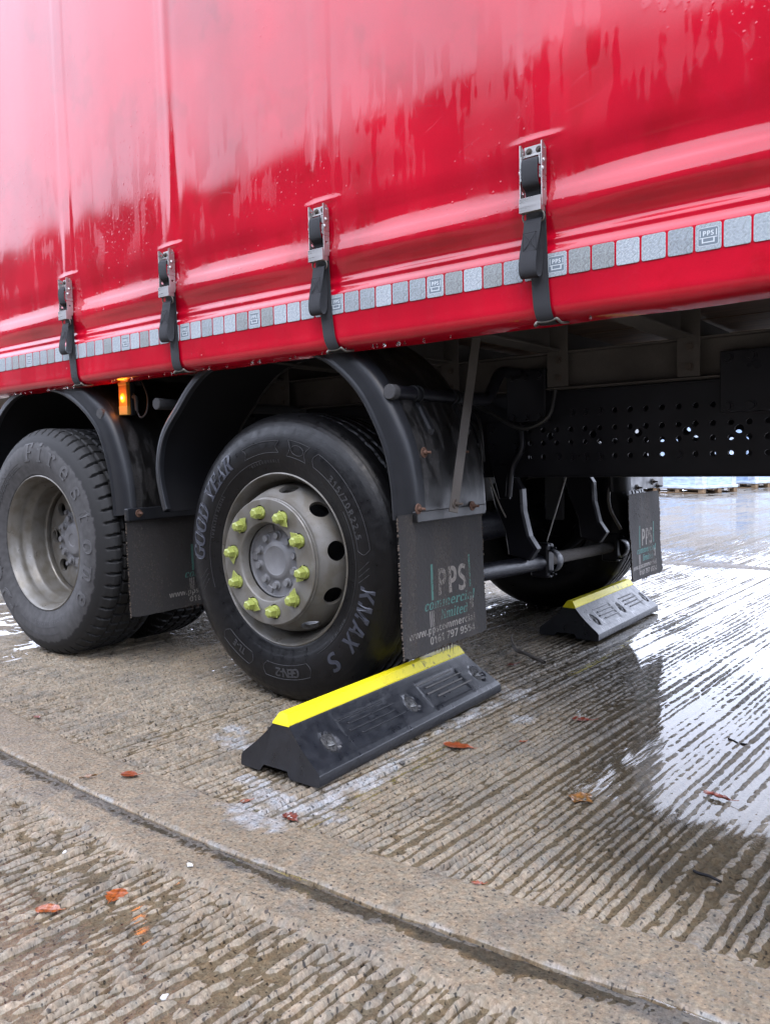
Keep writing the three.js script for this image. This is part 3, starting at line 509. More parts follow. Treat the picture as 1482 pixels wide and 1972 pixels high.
// the rear (tag) axle wheel: dished outward, ten capped nuts
function makeTagWheel(parent, pos, mirror) {
  const w = group('wheel', parent, pos, mirror ? 'far side wheel seen from its inner face' : 'rear wheel with ten lime green nut pointers'); if (mirror) w.rotation.y = Math.PI;
  const prof = tyreProfile(0.310, [[0.492, -0.030], [0.497, -0.044]], [[0.4985, -0.05], [0.501, -0.08], [0.503, -0.155], [0.501, -0.23], [0.4985, -0.26]]);
  const grooves = [0.085, 0.128, 0.182, 0.225];
  const t = part('tyre', tyre(prof, 300, (u, i, r, z) => {
    let d = 0; if (r > 0.49) { for (const g of grooves) { const e = Math.abs(-z - g + 0.0025 * Math.sin(u * 6.283 * 40)); if (e < 0.006) d -= 0.011; } if (-z > 0.02 && -z < 0.06) d += 0.0018 * n2(u * 160, z * 120); }
    for (const q of [0.4515, 0.460, 0.4685, 0.478]) { const e = Math.abs(r - q); if (e < 0.0032 && (z > -0.03 || z < -0.28)) d += 0.0014; }
    if (Math.abs(r - 0.326) < 0.004 && z > -0.1) d += 0.0015;
    return d;
  }, AX), M.tyre, w);
  if (!mirror) {
    const zs = (r) => sideZ(r) + 0.0003, L = (...a) => part('raised_lettering', letters(...a), M.letter, w);
    L('GOOD YEAR', serif, 0.064, 0.392, 183, 122, zs, 0.0022, 0.2, 0.82);
    L('KMAX', sans, 0.056, 0.392, -8, -41, zs, 0.0022, 0.12, 0.95); L('S', sans, 0.060, 0.392, -47, -57, zs, 0.0022, 0.12, 1.1);
    const M2 = M.letterGrey, L2 = (...a) => part('raised_lettering', letters(...a), M2, w);
    L2('315/70R22.5', sans, 0.022, 0.372, 49, 13, zs, 0.0012); L2('GEN-2', sans, 0.030, 0.382, -77, -93, zs, 0.0012, 0, 1.2); L2('TL-E', sans, 0.024, 0.378, -117, -127, zs, 0.0012);
    L2('TUBELESS RADIAL', sans, 0.010, 0.336, 170, 140, zs, 0.001); L2('REGROOVABLE', sans, 0.010, 0.336, 110, 86, zs, 0.001); L2('MADE IN EU', sans, 0.010, 0.338, -30, -48, zs, 0.001);
    // thin moulded outlines on the sidewall: panels, chevrons and the oval badge
    const arc = (r, a0, a1, n = 24) => Array.from({ length: n + 1 }, (_, k) => { const a = rad(lerp(a0, a1, k / n)); return [r * Math.cos(a), r * Math.sin(a), zs(r) + 0.0004]; });
    const at = (r, a) => [r * Math.cos(rad(a)), r * Math.sin(rad(a)), zs(r) + 0.0004], line = (pts) => new THREE.TubeGeometry(new THREE.CatmullRomCurve3(pts.map((p) => V(...p)), false, 'centripetal'), pts.length * 3, 0.0012, 5);
    const panel = (r0, r1, a0, a1) => [line(arc(r0, a0, a1)), line(arc(r1, a0, a1)), line([at(r0, a0), at((r0 + r1) / 2, a0 + 2), at(r1, a0)]), line([at(r0, a1), at((r0 + r1) / 2, a1 - 2), at(r1, a1)])];
    const out = [...panel(0.362, 0.410, 60, 8), ...panel(0.360, 0.408, -70, -100), ...panel(0.360, 0.408, -112, -133), ...panel(0.358, 0.412, 66, 80), ...panel(0.366, 0.405, 86, 112), line(arc(0.345, 200, 100, 40)), line(arc(0.345, 30, -60, 40))];
    const ov = Array.from({ length: 25 }, (_, k) => { const q = k / 24 * 6.2832; return at(0.385 + 0.016 * Math.sin(q), 73 + 4.2 * Math.cos(q)); }); out.push(line(ov));
    for (const [r, a] of [[0.372, 188], [0.372, -8]]) { for (let k = 0; k < 3; k++) out.push(line([at(r - 0.012, a + k * 3), at(r + 0.03, a + 5 + k * 3)])); }
    part('sidewall_moulding', merge(out), M.letterGrey, w);
  }
  part('rim', lathe([[0.291, -0.022], [0.2975, -0.012], [0.2995, -0.004], [0.2985, 0.001], [0.2945, 0.003], [0.290, -0.001], [0.286, -0.014], [0.277, -0.028], [0.272, -0.06], [0.262, -0.085], [0.260, -0.2], [0.27, -0.26]], 128), M.wheelPale, w);
  const body = lathe([[0.262, -0.115], [0.2585, -0.07], [0.2515, -0.030], [0.241, 0.000], [0.229, 0.024], [0.2185, 0.040], [0.2165, 0.0465], [0.2165, 0.051], [0.2135, 0.053], [0.2135, 0.0605], [0.2105, 0.0635], [0.1365, 0.0635], [0.1335, 0.0615], [0.1315, 0.056], [0.1265, 0.035], [0.1265, 0.030], [0.2, 0.030], [0.212, 0.022], [0.224, 0.004], [0.236, -0.03], [0.244, -0.07], [0.247, -0.115], [0.262, -0.115]], 120);
  const tools = [];
  for (let k = 0; k < 10; k++) { const a = rad(10 + 36 * k), c = Math.cos(a), s = Math.sin(a); const h = cyl(0.033, 0.09, [0.242 * c, 0.242 * s, -0.016], [0.82 * c, 0.82 * s, 0.57], 28); tools.push(h); }
  if (!mirror) for (let k = 0; k < 10; k++) { const a = rad(-8.5 + 36 * k); tools.push(cyl(0.0255, 0.03, [0.1675 * Math.cos(a), 0.1675 * Math.sin(a), 0.0635], [0, 0, 1], 28)); }
  part('wheel_disc', boxUV(cut(body, tools), 2.5), M.wheel, w);
  part('brake_drum', lathe([[0.21, -0.30], [0.21, -0.09], [0.205, -0.085], [0.12, -0.08], [0, -0.08]], 64), M.dark, w);
  part('hub', boxUV(lathe([[0.1263, -0.09], [0.1263, 0.024], [0.1225, 0.0255], [0.1205, 0.014], [0.104, 0.013], [0.070, 0.017], [0.064, 0.0225], [0.058, 0.026], [0.050, 0.0275], [0.047, 0.0255], [0, 0.027]], 72), 2.5), M.hub, w);
  for (let k = 0; k < 10; k++) { const a = rad(14 + 36 * k); const b = part('hub_bolt', shared.hubBolt, M.hub, w); b.position.set(0.086 * Math.cos(a), 0.086 * Math.sin(a), 0.0145); b.rotation.z = k * 0.7; }
  for (let k = 0; k < 5; k++) { const a = rad(32 + 72 * k); const q = bx(0.098, -0.014, 0.0, 0.1255, 0.014, 0.019, 0.004); q.rotateZ(a); part('hub_lug', q, M.hub, w); }
  if (!mirror) {
    const dirs = { 0: 229, 1: 138, 2: -43, 3: 200, 4: 46, 5: -81, 6: 108, 7: -21, 8: 172, 9: 78 };
    for (let k = 0; k < 10; k++) { const a = rad(-8.5 + 36 * k), p = [0.1675 * Math.cos(a), 0.1675 * Math.sin(a), 0.0487]; const n = part('wheel_nut', shared.wheelNut, M.wheel, w); n.position.set(...p); const c = part('nut_indicator', shared.nutCap, M.lime, w); c.position.set(p[0], p[1], 0.0527); c.rotation.z = rad(dirs[k]); }
  }
  return w;
}
makeTagWheel(truck, [0, AX, 0], false);
makeTagWheel(truck, [-0.0, AX, -2.262], true);

// dried grey dust on the sidewall with a ragged wet edge; the tread side is black
{ const map = dataTex(2048, 256, (u, v, i, j) => { const q = v < 0.5 ? v : 1 - v, n = 0.016 * fbm(u * 90, v * 10, 4, 90, 0) + 0.022 * n2(u * 9, 3, 9, 0), dust = sst(0.012, 0.02, q + n * 0.4) * (1 - sst(0.205, 0.217, q + n)) , s = 0.17 + dust * (0.58 + 0.16 * fbm(u * 80, v * 20, 4, 80, 0)) + 0.06 * (wn(i, j) - 0.5); return [s, s * 0.99, s * 0.985]; }, true);
  M.tyreDust = std({ color: rgb(0.069, 0.0684, 0.0696), map, roughness: 0.75 }); }
// the drive axle wheel: a pair of lugged tyres on deep concave rims
function makeDriveWheel(parent, pos, outer, label) {
  const w = group('wheel', parent, pos, label);
  const prof = tyreProfile(0.300, [[0.489, -0.027], [0.494, -0.033]], [[0.496, -0.036], [0.500, -0.05], [0.503, -0.15], [0.500, -0.25], [0.496, -0.264]]);
  const N = 58;
  const t = part('tyre', tyre(prof, 864, (u, i, r, z) => {
    let d = 0; const w2 = -z;
    if (r > 0.468 && w2 > -0.012 && w2 < 0.312) {
      const f = (u * N + w2 * 2.2) % 1, g = (u * N + 0.5 - w2 * 1.5) % 1;
      if (w2 < 0.07 || w2 > 0.23) { if (f < 0.17) d -= r > 0.485 ? 0.012 : 0.007 * sst(0.468, 0.485, r); else if (r > 0.474) d += 0.002; }
      else if (((g % 1) + 1) % 1 < 0.16) d -= 0.011;
      for (const q of [0.07, 0.122, 0.178, 0.23]) if (Math.abs(w2 - q) < 0.0045) d -= 0.012;
    }
    for (const q of [0.452, 0.459]) if (Math.abs(r - q) < 0.0025 && z > -0.03) d += 0.0012;
    if (Math.abs(r - 0.330) < 0.003 && z > -0.1) d += 0.0012;
    return d;
  }, AX, true), outer ? M.tyreDust : M.tyre, w);
  const zs = (r) => sideZ(r) + 0.0002;
  if (outer) {
    const L = (...a) => part('raised_lettering', letters(...a), M.letterDust, w);
    L('F', serif, 0.080, 0.390, 99, 91, zs, 0.0032, 0.1); L('i', serif, 0.078, 0.387, 84, 80, zs, 0.0032, 0.1); L('r', serif, 0.078, 0.387, 71, 65, zs, 0.0032, 0.1); L('e', serif, 0.080, 0.387, 56, 48, zs, 0.0032, 0.1); L('s', serif, 0.080, 0.387, 38, 32, zs, 0.0032, 0.1); L('t', serif, 0.078, 0.387, 22, 17, zs, 0.0032, 0.1); L('o', serif, 0.080, 0.387, 5, -3, zs, 0.0032, 0.1); L('n', serif, 0.080, 0.387, -11, -20, zs, 0.0032, 0.1); L('e', serif, 0.080, 0.387, -29, -37, zs, 0.0032, 0.1);
    L('FD', sans, 0.080, 0.387, 236, 214, zs, 0.0032, 0.05, 1.2); L('O', sans, 0.080, 0.387, 206, 198, zs, 0.0032, 0, 1.2);
    L('RADIAL TUBELESS', sans, 0.014, 0.350, -60, -100, zs, 0.0014); L('STEEL CORD', sans, 0.014, 0.350, 150, 120, zs, 0.0014);
    const arc = (r, a0, a1) => { const p = []; for (let k = 0; k <= 24; k++) { const a = rad(lerp(a0, a1, k / 24)); p.push(V(r * Math.cos(a), r * Math.sin(a), zs(r) + 0.0003)); } return new THREE.TubeGeometry(new THREE.CatmullRomCurve3(p), 60, 0.0012, 5); };
    const ticks = []; for (let k = 0; k < 34; k++) { const a = rad(118 + k * 2.6); for (let q = 0; q < 2; q++) { const r0 = 0.352 + q * 0.034 + 0.008 * Math.sin(k * 2.1 + q), r1 = r0 + 0.014; ticks.push(new THREE.TubeGeometry(new THREE.LineCurve3(V(r0 * Math.cos(a), r0 * Math.sin(a), zs(r0)), V(r1 * Math.cos(a + 0.02), r1 * Math.sin(a + 0.02), zs(r1))), 1, 0.0022, 5)); } }
    part('sidewall_moulding', merge([arc(0.352, 160, 108), arc(0.372, 158, 110), arc(0.362, 150, 112), arc(0.402, -70, -120), arc(0.37, -72, -118), ...ticks]), M.letterGrey, w);
  }
  part('rim', lathe([[0.291, -0.022], [0.2975, -0.012], [0.2995, -0.004], [0.2985, 0.001], [0.2945, 0.003], [0.290, -0.001], [0.2865, -0.014], [0.277, -0.028], [0.2735, -0.050], [0.2725, -0.062], [0.256, -0.084], [0.253, -0.094], [0.251, -0.150], [0.2495, -0.158], [0.246, -0.162], [0.246, -0.174], [0.250, -0.178], [0.250, -0.27]], 128), M.wheelPale, w);
  if (outer) {
    const body = lathe([[0.2458, -0.205], [0.243, -0.186], [0.236, -0.178], [0.215, -0.174], [0.175, -0.176], [0.150, -0.178], [0.128, -0.178], [0.128, -0.192], [0.215, -0.192], [0.232, -0.205], [0.2458, -0.205]], 96);
    const tools = []; for (let k = 0; k < 8; k++) { const a = rad(178 + 45 * k); tools.push(cyl(0.031, 0.08, [0.186 * Math.cos(a), 0.186 * Math.sin(a), -0.185], [0, 0, 1], 26)); }
    part('wheel_disc', boxUV(cut(body, tools), 2.5), M.wheel, w);
    part('hub', boxUV(lathe([[0.1285, -0.2], [0.1285, -0.166], [0.124, -0.162], [0.080, -0.160], [0.074, -0.154], [0.066, -0.146], [0.058, -0.143], [0.030, -0.143], [0.026, -0.146], [0, -0.146]], 64), 2.5), M.hub, w);
    for (let k = 0; k < 10; k++) { const a = rad(180 + 36 * k); const b = part('hub_bolt', shared.hubBolt, M.hub, w); b.position.set(0.101 * Math.cos(a), 0.101 * Math.sin(a), -0.161); b.rotation.z = k; b.scale.setScalar(1.15); }
    for (let k = 0; k < 10; k++) { const a = rad(196 + 36 * k); const n = part('wheel_nut', shared.hubBolt, M.hub, w); n.position.set(0.146 * Math.cos(a), 0.146 * Math.sin(a), -0.178); n.scale.setScalar(0.9); }
    part('brake_drum', lathe([[0.215, -0.42], [0.215, -0.23], [0.21, -0.225], [0, -0.225]], 48), M.dark, w);
    part('valve_ring', tube([[-0.170, 0.03, -0.168], [-0.178, 0.045, -0.16], [-0.172, 0.055, -0.156], [-0.164, 0.045, -0.16], [-0.170, 0.03, -0.168], [-0.17, 0.0, -0.17]], 0.002, 30, 6), M.galvDull, w);
  }
  return w;
}
makeDriveWheel(truck, [-1.3756, AX, 0.0926], true, 'front wheel of the pair seen, grey with a deep concave rim');
makeDriveWheel(truck, [-1.3756, AX, -0.255], false, 'inner twin tyre behind the grey wheel');

// ---- mudguards, flaps
function dripMap(seed, dens) { return dataTex(512, 512, (u, v, i, j) => { const a = fbm(u * 14 + seed, v * 3, 5, 14, 3), b = fbm(u * 5 + seed, v * 5, 4, 5, 5); const d = sst(dens, dens + 0.22, a + 0.7 * b), s = 0.42 + 0.5 * d * (0.75 + 0.5 * n2(u * 80, v * 80, 80, 80)) + 0.05 * (wn(i, j) - 0.5); return [s, s * 0.99, s * 0.985]; }, true); }
M.guard = std({ color: rgb(0.0372, 0.0366, 0.0366), map: dripMap(1, 0.05), roughness: 0.66, roughnessMap: roughMottled, bumpMap: grain, bumpScale: 0.0003 });
M.guardSide = new THREE.MeshPhysicalMaterial({ specularIntensity: 0.5, color: rgb(0.0168, 0.018, 0.021), map: mottled, roughness: 0.36, bumpMap: grain, bumpScale: 0.0002 });
// lip: outline of the opening at the outer face; the guard is built outward from it. section: [offset outward, z]
function guardPath(lip, n) { const c = new THREE.CatmullRomCurve3(lip.map((p) => V(p[0], p[1], 0)), false, 'centripetal'), P = c.getSpacedPoints(n); const T = P.map((p, i) => P[Math.min(n, i + 1)].clone().sub(P[Math.max(0, i - 1)]).normalize()); return { P, N: T.map((t) => V(-t.y, t.x, 0)), L: c.getLength(), n, mx: (Math.min(...lip.map((p) => p[0])) + Math.max(...lip.map((p) => p[0]))) / 2 }; }
function guardSheet(path, section, cap) {
  const m = section.length - 1, len = [0]; for (let i = 1; i <= m; i++) len.push(len[i - 1] + Math.hypot(section[i][0] - section[i - 1][0], section[i][1] - section[i - 1][1]));
  return sheet(m, path.n, (u, v) => { const j = Math.round(v * path.n), i = Math.round(u * m), p = path.P[j], q = path.N[j], o = section[i][0] * lerp(0.5, 1, sst(-0.45, 0.35, (p.x - path.mx) / 0.5)); const y = p.y + q.y * o; return [p.x + q.x * o, cap && y > cap ? cap + (y - cap) * 0.15 : y, section[i][1]]; }, (u, v) => [len[Math.round(u * m)] * 2, v * path.L * 2]);
}
function makeGuard(name, lip, z0, z1, opt) {
  const g = group(name, truck, null, opt.label), path = guardPath(lip, 90), w = opt.w, cap = 1.215;
  const out = [[-0.002, z0 - 0.020], [-0.004, z0 - 0.004], [0.001, z0 + 0.001], [0.008, z0 + 0.001], [0.013, z0 - 0.002], [0.018, z0 - 0.004], [w * 0.45, z0 - 0.003], [w * 0.7, z0 - 0.006], [w * 0.86, z0 - 0.014], [w * 0.95, z0 - 0.028], [w, z0 - 0.048]];
  part('guard_side', guardSheet(path, out, cap), M.guardSide, g);
  const top2 = [[w, z0 - 0.048]]; const ribs = opt.ribs || []; for (let k = 0; k <= 40; k++) { const z = lerp(z0 - 0.05, z1, k / 40); let o = w; for (const r of ribs) if (Math.abs(z - r) < 0.008) o += 0.006; top2.push([o, z]); } top2.push([w - 0.02, z1 - 0.006], [w - 0.024, z1]);
  part('guard_top', guardSheet(path, top2, cap), M.guard, g);
  part('guard_lining', guardSheet(path, [[0.012, z0 - 0.006], [w * 0.6, z0 - 0.02], [w - 0.012, z0 - 0.05], [w - 0.012, z1 + 0.002]], cap - 0.01), M.dark, g);
  return g;
}
const lipTag = [[-0.545, 0.655], [-0.557, 0.69], [-0.578, 0.80], [-0.545, 0.92], [-0.45, 1.021], [-0.37, 1.095], [-0.281, 1.148], [-0.12, 1.178], [0.1, 1.178], [0.247, 1.143], [0.33, 1.09], [0.4, 1.021], [0.456, 0.93], [0.493, 0.847], [0.513, 0.75], [0.520, 0.645]];
const lipDrive = [[-1.90, 0.62], [-1.91, 0.75], [-1.885, 0.87], [-1.82, 0.99], [-1.73, 1.08], [-1.60, 1.142], [-1.477, 1.160], [-1.35, 1.157], [-1.224, 1.132], [-1.08, 1.06], [-0.975, 0.965], [-0.925, 0.86], [-0.897, 0.754], [-0.884, 0.62]];
const gTag = makeGuard('mudguard', lipTag, 0.052, -0.345, { w: 0.085, ribs: [], label: 'mudguard over the rear wheel' });
const gDrv = makeGuard('mudguard', lipDrive, 0.055, -0.60, { w: 0.092, ribs: [-0.045, -0.25], label: 'mudguard over the front wheel of the pair' });
shared.guardBolt = merge([lathe([[0.016, 0], [0.015, 0.003], [0, 0.003]], 18), hexHead(0.0075, 0.012), rod([0, 0, 0.005], [0, 0, 0.026], 0.0042, 8)]);
for (const [y, z] of [[0.842, -0.02], [0.842, -0.232], [0.680, 0.045], [0.670, -0.255]]) { const b = part('bolt', shared.guardBolt, M.rust, gTag); b.position.set(y > 0.8 ? 0.585 : 0.606, y, z); b.rotation.y = Math.PI / 2; }
// mud flaps: lettered rubber sheets with a frayed, muddy lower edge
function flapTexture(seed, mud, texts, tx = 0, ts = 1) {
  const c = document.createElement('canvas'); c.width = 768; c.height = 640; const k = c.getContext('2d'), R = rng(seed);
  k.fillStyle = '#343231'; k.fillRect(0, 0, 768, 640); k.save(); k.translate(tx, 0); k.scale(ts, 1); texts(k); k.restore(); k.globalAlpha = 1;
  // dried spray in vertical bands that has worn and covered the print
  for (let q = 0; q < 26000; q++) {
    const x = R() * 768, y = R() * 640, band = sst(0.02, 0.30, n2(x / 768 * 5.5 + seed, y / 640 * 0.9) + 0.06) * mud; if (R() > 0.02 + band) continue;
    const t = 34 + R() * 46, s = 1.2 + R() * 3.2; k.fillStyle = `rgba(${t + 10},${t + 4},${t - 2},${0.5 + 0.5 * R()})`; k.fillRect(x, y, s, s * (1 + R() * 2.2));
  }
  for (let q = 0; q < 900 * mud; q++) { const x = R() * 768, y = R() * 640; if (n2(x / 768 * 5.5 + seed, y / 640) < 0) continue; const t = 110 + R() * 70, s = 1 + R() * 1.6; k.fillStyle = `rgba(${t},${t - 10},${t - 24},0.5)`; k.fillRect(x, y, s, s); }
  for (let q = 0; q < 420; q++) { const x = R() * 768, y = R() * 640; k.strokeStyle = `rgba(${30 + R() * 40},${28 + R() * 34},${26 + R() * 30},0.45)`; k.lineWidth = 0.8 + R() * 2; k.beginPath(); k.moveTo(x, y); k.lineTo(x + (R() - 0.5) * 12, y + 12 + R() * 50); k.stroke(); }
  const t = new THREE.CanvasTexture(c); t.colorSpace = THREE.SRGBColorSpace; return t;
}
const flapWords = (k) => {
  k.globalAlpha = 0.72;
  const fit = (s, x, y, w, font) => { k.font = font; const m = k.measureText(s).width; k.save(); k.translate(x, y); k.scale(w / m, 1); k.fillText(s, 0, 0); k.restore(); };
  k.fillStyle = '#5aa598'; k.fillRect(262, 243, 20, 168); k.fillRect(612, 232, 15, 160);
  k.fillStyle = '#b9b4ac'; fit('PPS', 318, 398, 272, 'bold 176px sans-serif');
  k.fillStyle = '#58aca2'; fit('commercial', 188, 452, 468, 'italic bold 60px serif'); fit('limited', 336, 512, 248, 'italic bold 60px serif');
  k.fillStyle = '#c6c2bb'; for (const x of [236, 252, 268]) k.fillRect(x, 458, 8, 74); for (const x of [612, 625, 638]) k.fillRect(x, 440, 6, 62);
  fit('www.ppscommercial', 50, 562, 606, 'bold 46px sans-serif'); fit('0161 797 9554', 226, 612, 424, 'bold 50px sans-serif');
};
function makeFlap(x, y0, y1, z0, z1, seed, mud, label, sway, fringe, curl = 0, tx = 0, ts = 1, tone = 1) {
  const t = flapTexture(seed, mud, flapWords, tx, ts), mat = std({ map: t, color: rgb(0.492, 0.48, 0.468).multiplyScalar(tone), roughness: 0.85, bumpMap: grain, bumpScale: 0.0012 });
  const g = group('mud_flap', truck, null, label), R = rng(seed + 9);
  const pos = (u, v) => { const e = 0.0025 * n2(v * 12, seed), z = lerp(z0, z1, u) + (u < 0.02 || u > 0.98 ? e : 0), y = lerp(y0, y1, v) + (v === 0 ? 0.003 * n2(u * 20, seed) - 0.02 * (1 - sst(0, 0.06, Math.min(u, 1 - u))) * -1 * 0.4 : 0); return [x + sway * (1 - v) ** 1.6 + curl * (2 * u - 1) ** 2 * (1 - v * 0.5) + 0.006 * n2(u * 3 + seed, v * 2), y, z]; };
  const front = sheet(40, 50, (u, v) => pos(u, v)), back = sheet(40, 50, (u, v) => { const p = pos(1 - u, v); p[0] -= 0.006; return p; });
  part('sheet', front, mat, g); part('sheet_back', back, M.plastic, g);
  // crumbs of dried mud along the edge and hanging strands
  const cr = []; for (let q = 0; q < 150; q++) { const u = R() < 0.75 ? 0 : 1, v = R(), p = pos(u, v), s = 0.0012 + R() * 0.0026, d = new THREE.TetrahedronGeometry(s, 1); d.rotateX(R() * 6); d.rotateY(R() * 6); d.translate(p[0], p[1], p[2] + (u ? -1 : 1) * R() * 0.003); cr.push(boxUV(d)); }
  for (let q = 0; q < 500; q++) { const u = R(), v = R(); if (n2(u * 5 + seed, v * 1.4) < -0.05) continue; const p = pos(u, v), s = 0.0007 + R() * 0.0016, d = new THREE.TetrahedronGeometry(s, 0); d.rotateX(R() * 6); d.rotateZ(R() * 6); d.translate(p[0] + 0.0006, p[1], p[2]); cr.push(boxUV(d)); }
  const crumbs = part('mud_crumbs', merge(cr), M.mud, g); crumbs.userData.kind = 'stuff';
  const st = []; for (let q = 0; q < fringe; q++) { const u = R() < 0.75 ? clamp(0.42 + 0.30 * n2(q, 3.3) + 0.16 * R()) : 0.7 + 0.3 * R(), p = pos(u, 0), l = 0.005 + R() * R() * R() * 0.055; st.push(new THREE.ConeGeometry(0.0009 + R() * 0.0017, l, 5).rotateX(Math.PI).translate(p[0] - 0.003 + (R() - 0.5) * 0.008, p[1] - l / 2 + 0.004, p[2])); }
  const f = part('frayed_edge', merge(st), M.fibre, g); f.userData.kind = 'stuff';
  return g;
}
makeFlap(0.585, 0.249, 0.665, 0.120, -0.345, 31, 1.25, 'dirty lettered flap behind the rear wheel', 0.012, 70, 0.004);
makeFlap(-0.80, 0.212, 0.64, 0.055, -0.60, 52, 0.35, 'lettered flap between the two wheels', 0.006, 60, 0, 184, 0.70);
// band that clamps the flap between the wheels
{ const b = part('flap_band', bx(-0.81, 0.600, -0.60, -0.785, 0.652, 0.058, 0.006, 2), M.guardSide, gDrv); const q = part('bolt', shared.guardBolt, M.rust, gDrv); q.position.set(-0.785, 0.63, 0.005); q.rotation.y = Math.PI / 2; }
{ part('flap_band', bx(0.588, 0.640, -0.34, 0.607, 0.672, 0.05, 0.003, 1), M.guard, gTag); }

// ---- the far side seen under the truck
const gFar = makeGuard('mudguard', lipTag, -1.640, -2.15, { w: 0.085, label: 'mudguard over the far side wheel' });
for (const [y, z] of [[0.66, -1.76], [0.68, -1.98], [0.655, -2.05]]) { const b = part('bolt', shared.guardBolt, M.bolt, gFar); b.position.set(0.606, y, z); b.rotation.y = Math.PI / 2; }
makeFlap(0.585, 0.215, 0.63, -1.690, -2.115, 77, 1.1, 'muddy lettered flap behind the far side wheel', 0.015, 60, 0.012, 0, 1, 1.7);

// ---- chassis
{
  const ch = group('chassis', truck, null);
  const holes = []; const P = 0.0548;
  for (let k = -30; k <= 30; k++) { const x = 0.865 + k * P; for (const y of [0.978, 0.918, 0.870, 0.818]) { if (y > 0.95 && (k < -1 || k > 6)) continue; if (x < -2.4 || x > 2.6) continue; holes.push([x, y, 0.0092]); } }
  for (const x of [0.62, 0.785, 0.948, 1.109, 1.273, 1.437, 0.455]) holes.push([x + (x > 1 ? 0.001 : 0), 0.8955, 0.0135]);
  const out = [[-3.4, 0.750], [2.75, 0.750], [2.75, 1.052], [-3.4, 1.052]];
  // big openings may touch none of the small ones
  const ok = holes.filter((h, i) => holes.every((q, j) => j <= i || Math.hypot(q[0] - h[0], q[1] - h[1]) > q[2] + h[2] + 0.004));
  const web = slab(out, 0.008, 0.001, ok); web.translate(0, 0, -0.808); part('frame_rail', web, M.chassis, ch);
  part('rail_flange', bx(-3.4, 0.742, -0.88, 2.75, 0.7505, -0.80, 0.003), M.chassis, ch); part('rail_flange', bx(-3.4, 1.0515, -0.88, 2.75, 1.060, -0.80, 0.003), M.chassis, ch);
  const web2 = slab(out, 0.008, 0.001, ok.filter((h, i) => i % 1 === 0).map((h) => [h[0] + 0.012, h[1], h[2]])); web2.translate(0, 0, -1.46); part('frame_rail', web2, M.chassis, ch);
  part('rail_flange', bx(-3.4, 0.742, -1.46, 2.75, 0.7505, -1.38, 0.003), M.chassis, ch); part('rail_flange', bx(-3.4, 1.0515, -1.46, 2.75, 1.060, -1.38, 0.003), M.chassis, ch);
  // body subframe on top of the rails, with upright brackets
  part('subframe', merge([bx(-6, 1.062, -0.803, 3.0, 1.195, -0.795, 0.002), bx(-6, 1.062, -0.796, 3.0, 1.068, -0.752, 0.002), bx(-6, 1.189, -0.796, 3.0, 1.1955, -0.752, 0.002)]), M.dusty, ch);
  part('subframe', bx(-6, 1.062, -1.46, 3.0, 1.195, -1.44, 0.002), M.dusty, ch);
  shared.domeBolt = merge([lathe([[0.0125, 0], [0.012, 0.002], [0, 0.002]], 16), hexHead(0.009, 0.009)]);
  const boltAt = (x, y, z, parent, m = M.chassis, s = 1) => { const b = part('bolt', shared.domeBolt, m, parent); b.position.set(x, y, z); b.scale.setScalar(s); };
  for (const x of [-1.2, -0.74, -0.28, 0.18, 0.635, 1.095, 1.55, 2.0]) {
    const w = x > 1 ? 0.072 : 0.08, b = part('bracket', merge([bx(x, 1.070, -0.751, x + w, 1.285, -0.745, 0.0015), bx(x, 1.070, -0.79, x + 0.006, 1.285, -0.7515, 0.0015)]), M.dusty, ch);
    for (const y of [1.10, 1.165]) boltAt(x + w * 0.55, y, -0.745, ch, M.bolt, 1.1);
    // crossmember running out to the side rail
    part('crossmember', merge([bx(x - 0.03, 1.195, -0.80, x + 0.05, 1.203, 0.035, 0.002), bx(x + 0.004, 1.203, -0.80, x + 0.012, 1.282, 0.035, 0.001), bx(x - 0.03, 1.282, -0.80, x + 0.05, 1.289, 0.035, 0.002)]), M.dusty, ch);
    part('crossmember', merge([bx(x - 0.03, 1.195, -2.3, x + 0.05, 1.203, -0.82, 0.002), bx(x + 0.004, 1.203, -2.3, x + 0.012, 1.282, -0.82, 0.001)]), M.dusty, ch);
  }
  for (const [x0, x1] of [[0.470, 0.628], [1.228, 1.62]]) { // bolted joint plates
    const p = part('joint_plate', bx(x0, 0.948, -0.792, x1, 1.140, -0.744, 0.003), M.chassis, ch); const n = x1 - x0 > 0.2 ? 6 : 3;
    for (let k = 0; k < n; k++) for (const y of [0.966, 1.118]) boltAt(x0 + 0.025 + k * (x1 - x0 - 0.05) / (n - 1), y, -0.744, ch, M.chassis, 1.3);
  }
  for (const [x, y] of [[0.705, 0.978], [0.755, 0.978], [0.81, 0.978], [0.65, 0.818], [0.705, 0.816], [0.755, 0.816], [0.81, 0.816], [1.085, 0.818]]) boltAt(x, y, -0.800, ch, M.chassis, 1.2);
  for (const x of [-2.2, -0.7, 0.12, 2.3]) part('chassis_crossmember', bx(x, 0.80, -1.45, x + 0.09, 1.02, -0.81, 0.01), M.chassis, ch);
  // hanger bracket and its bolts on the rail, radius arm, stabiliser bar with bearing caps, air lines
  const hb = slab([[0.36, 0.955], [0.505, 0.955], [0.512, 0.86], [0.47, 0.79], [0.455, 0.66], [0.41, 0.66], [0.372, 0.80], [0.36, 0.86]], 0.014, 0.003); hb.translate(0, 0, -0.798); const hang = part('hanger', hb, M.chassis, ch);
  for (const [x, y] of [[0.38, 0.93], [0.485, 0.93], [0.38, 0.86], [0.485, 0.86]]) boltAt(x, y, -0.784, ch, M.chassis, 1.5);
  part('hanger_web', tube([[0.512, 0.94, -0.775], [0.514, 0.85, -0.77], [0.478, 0.78, -0.765], [0.462, 0.67, -0.765]], 0.013, 24, 8), M.chassis, ch);
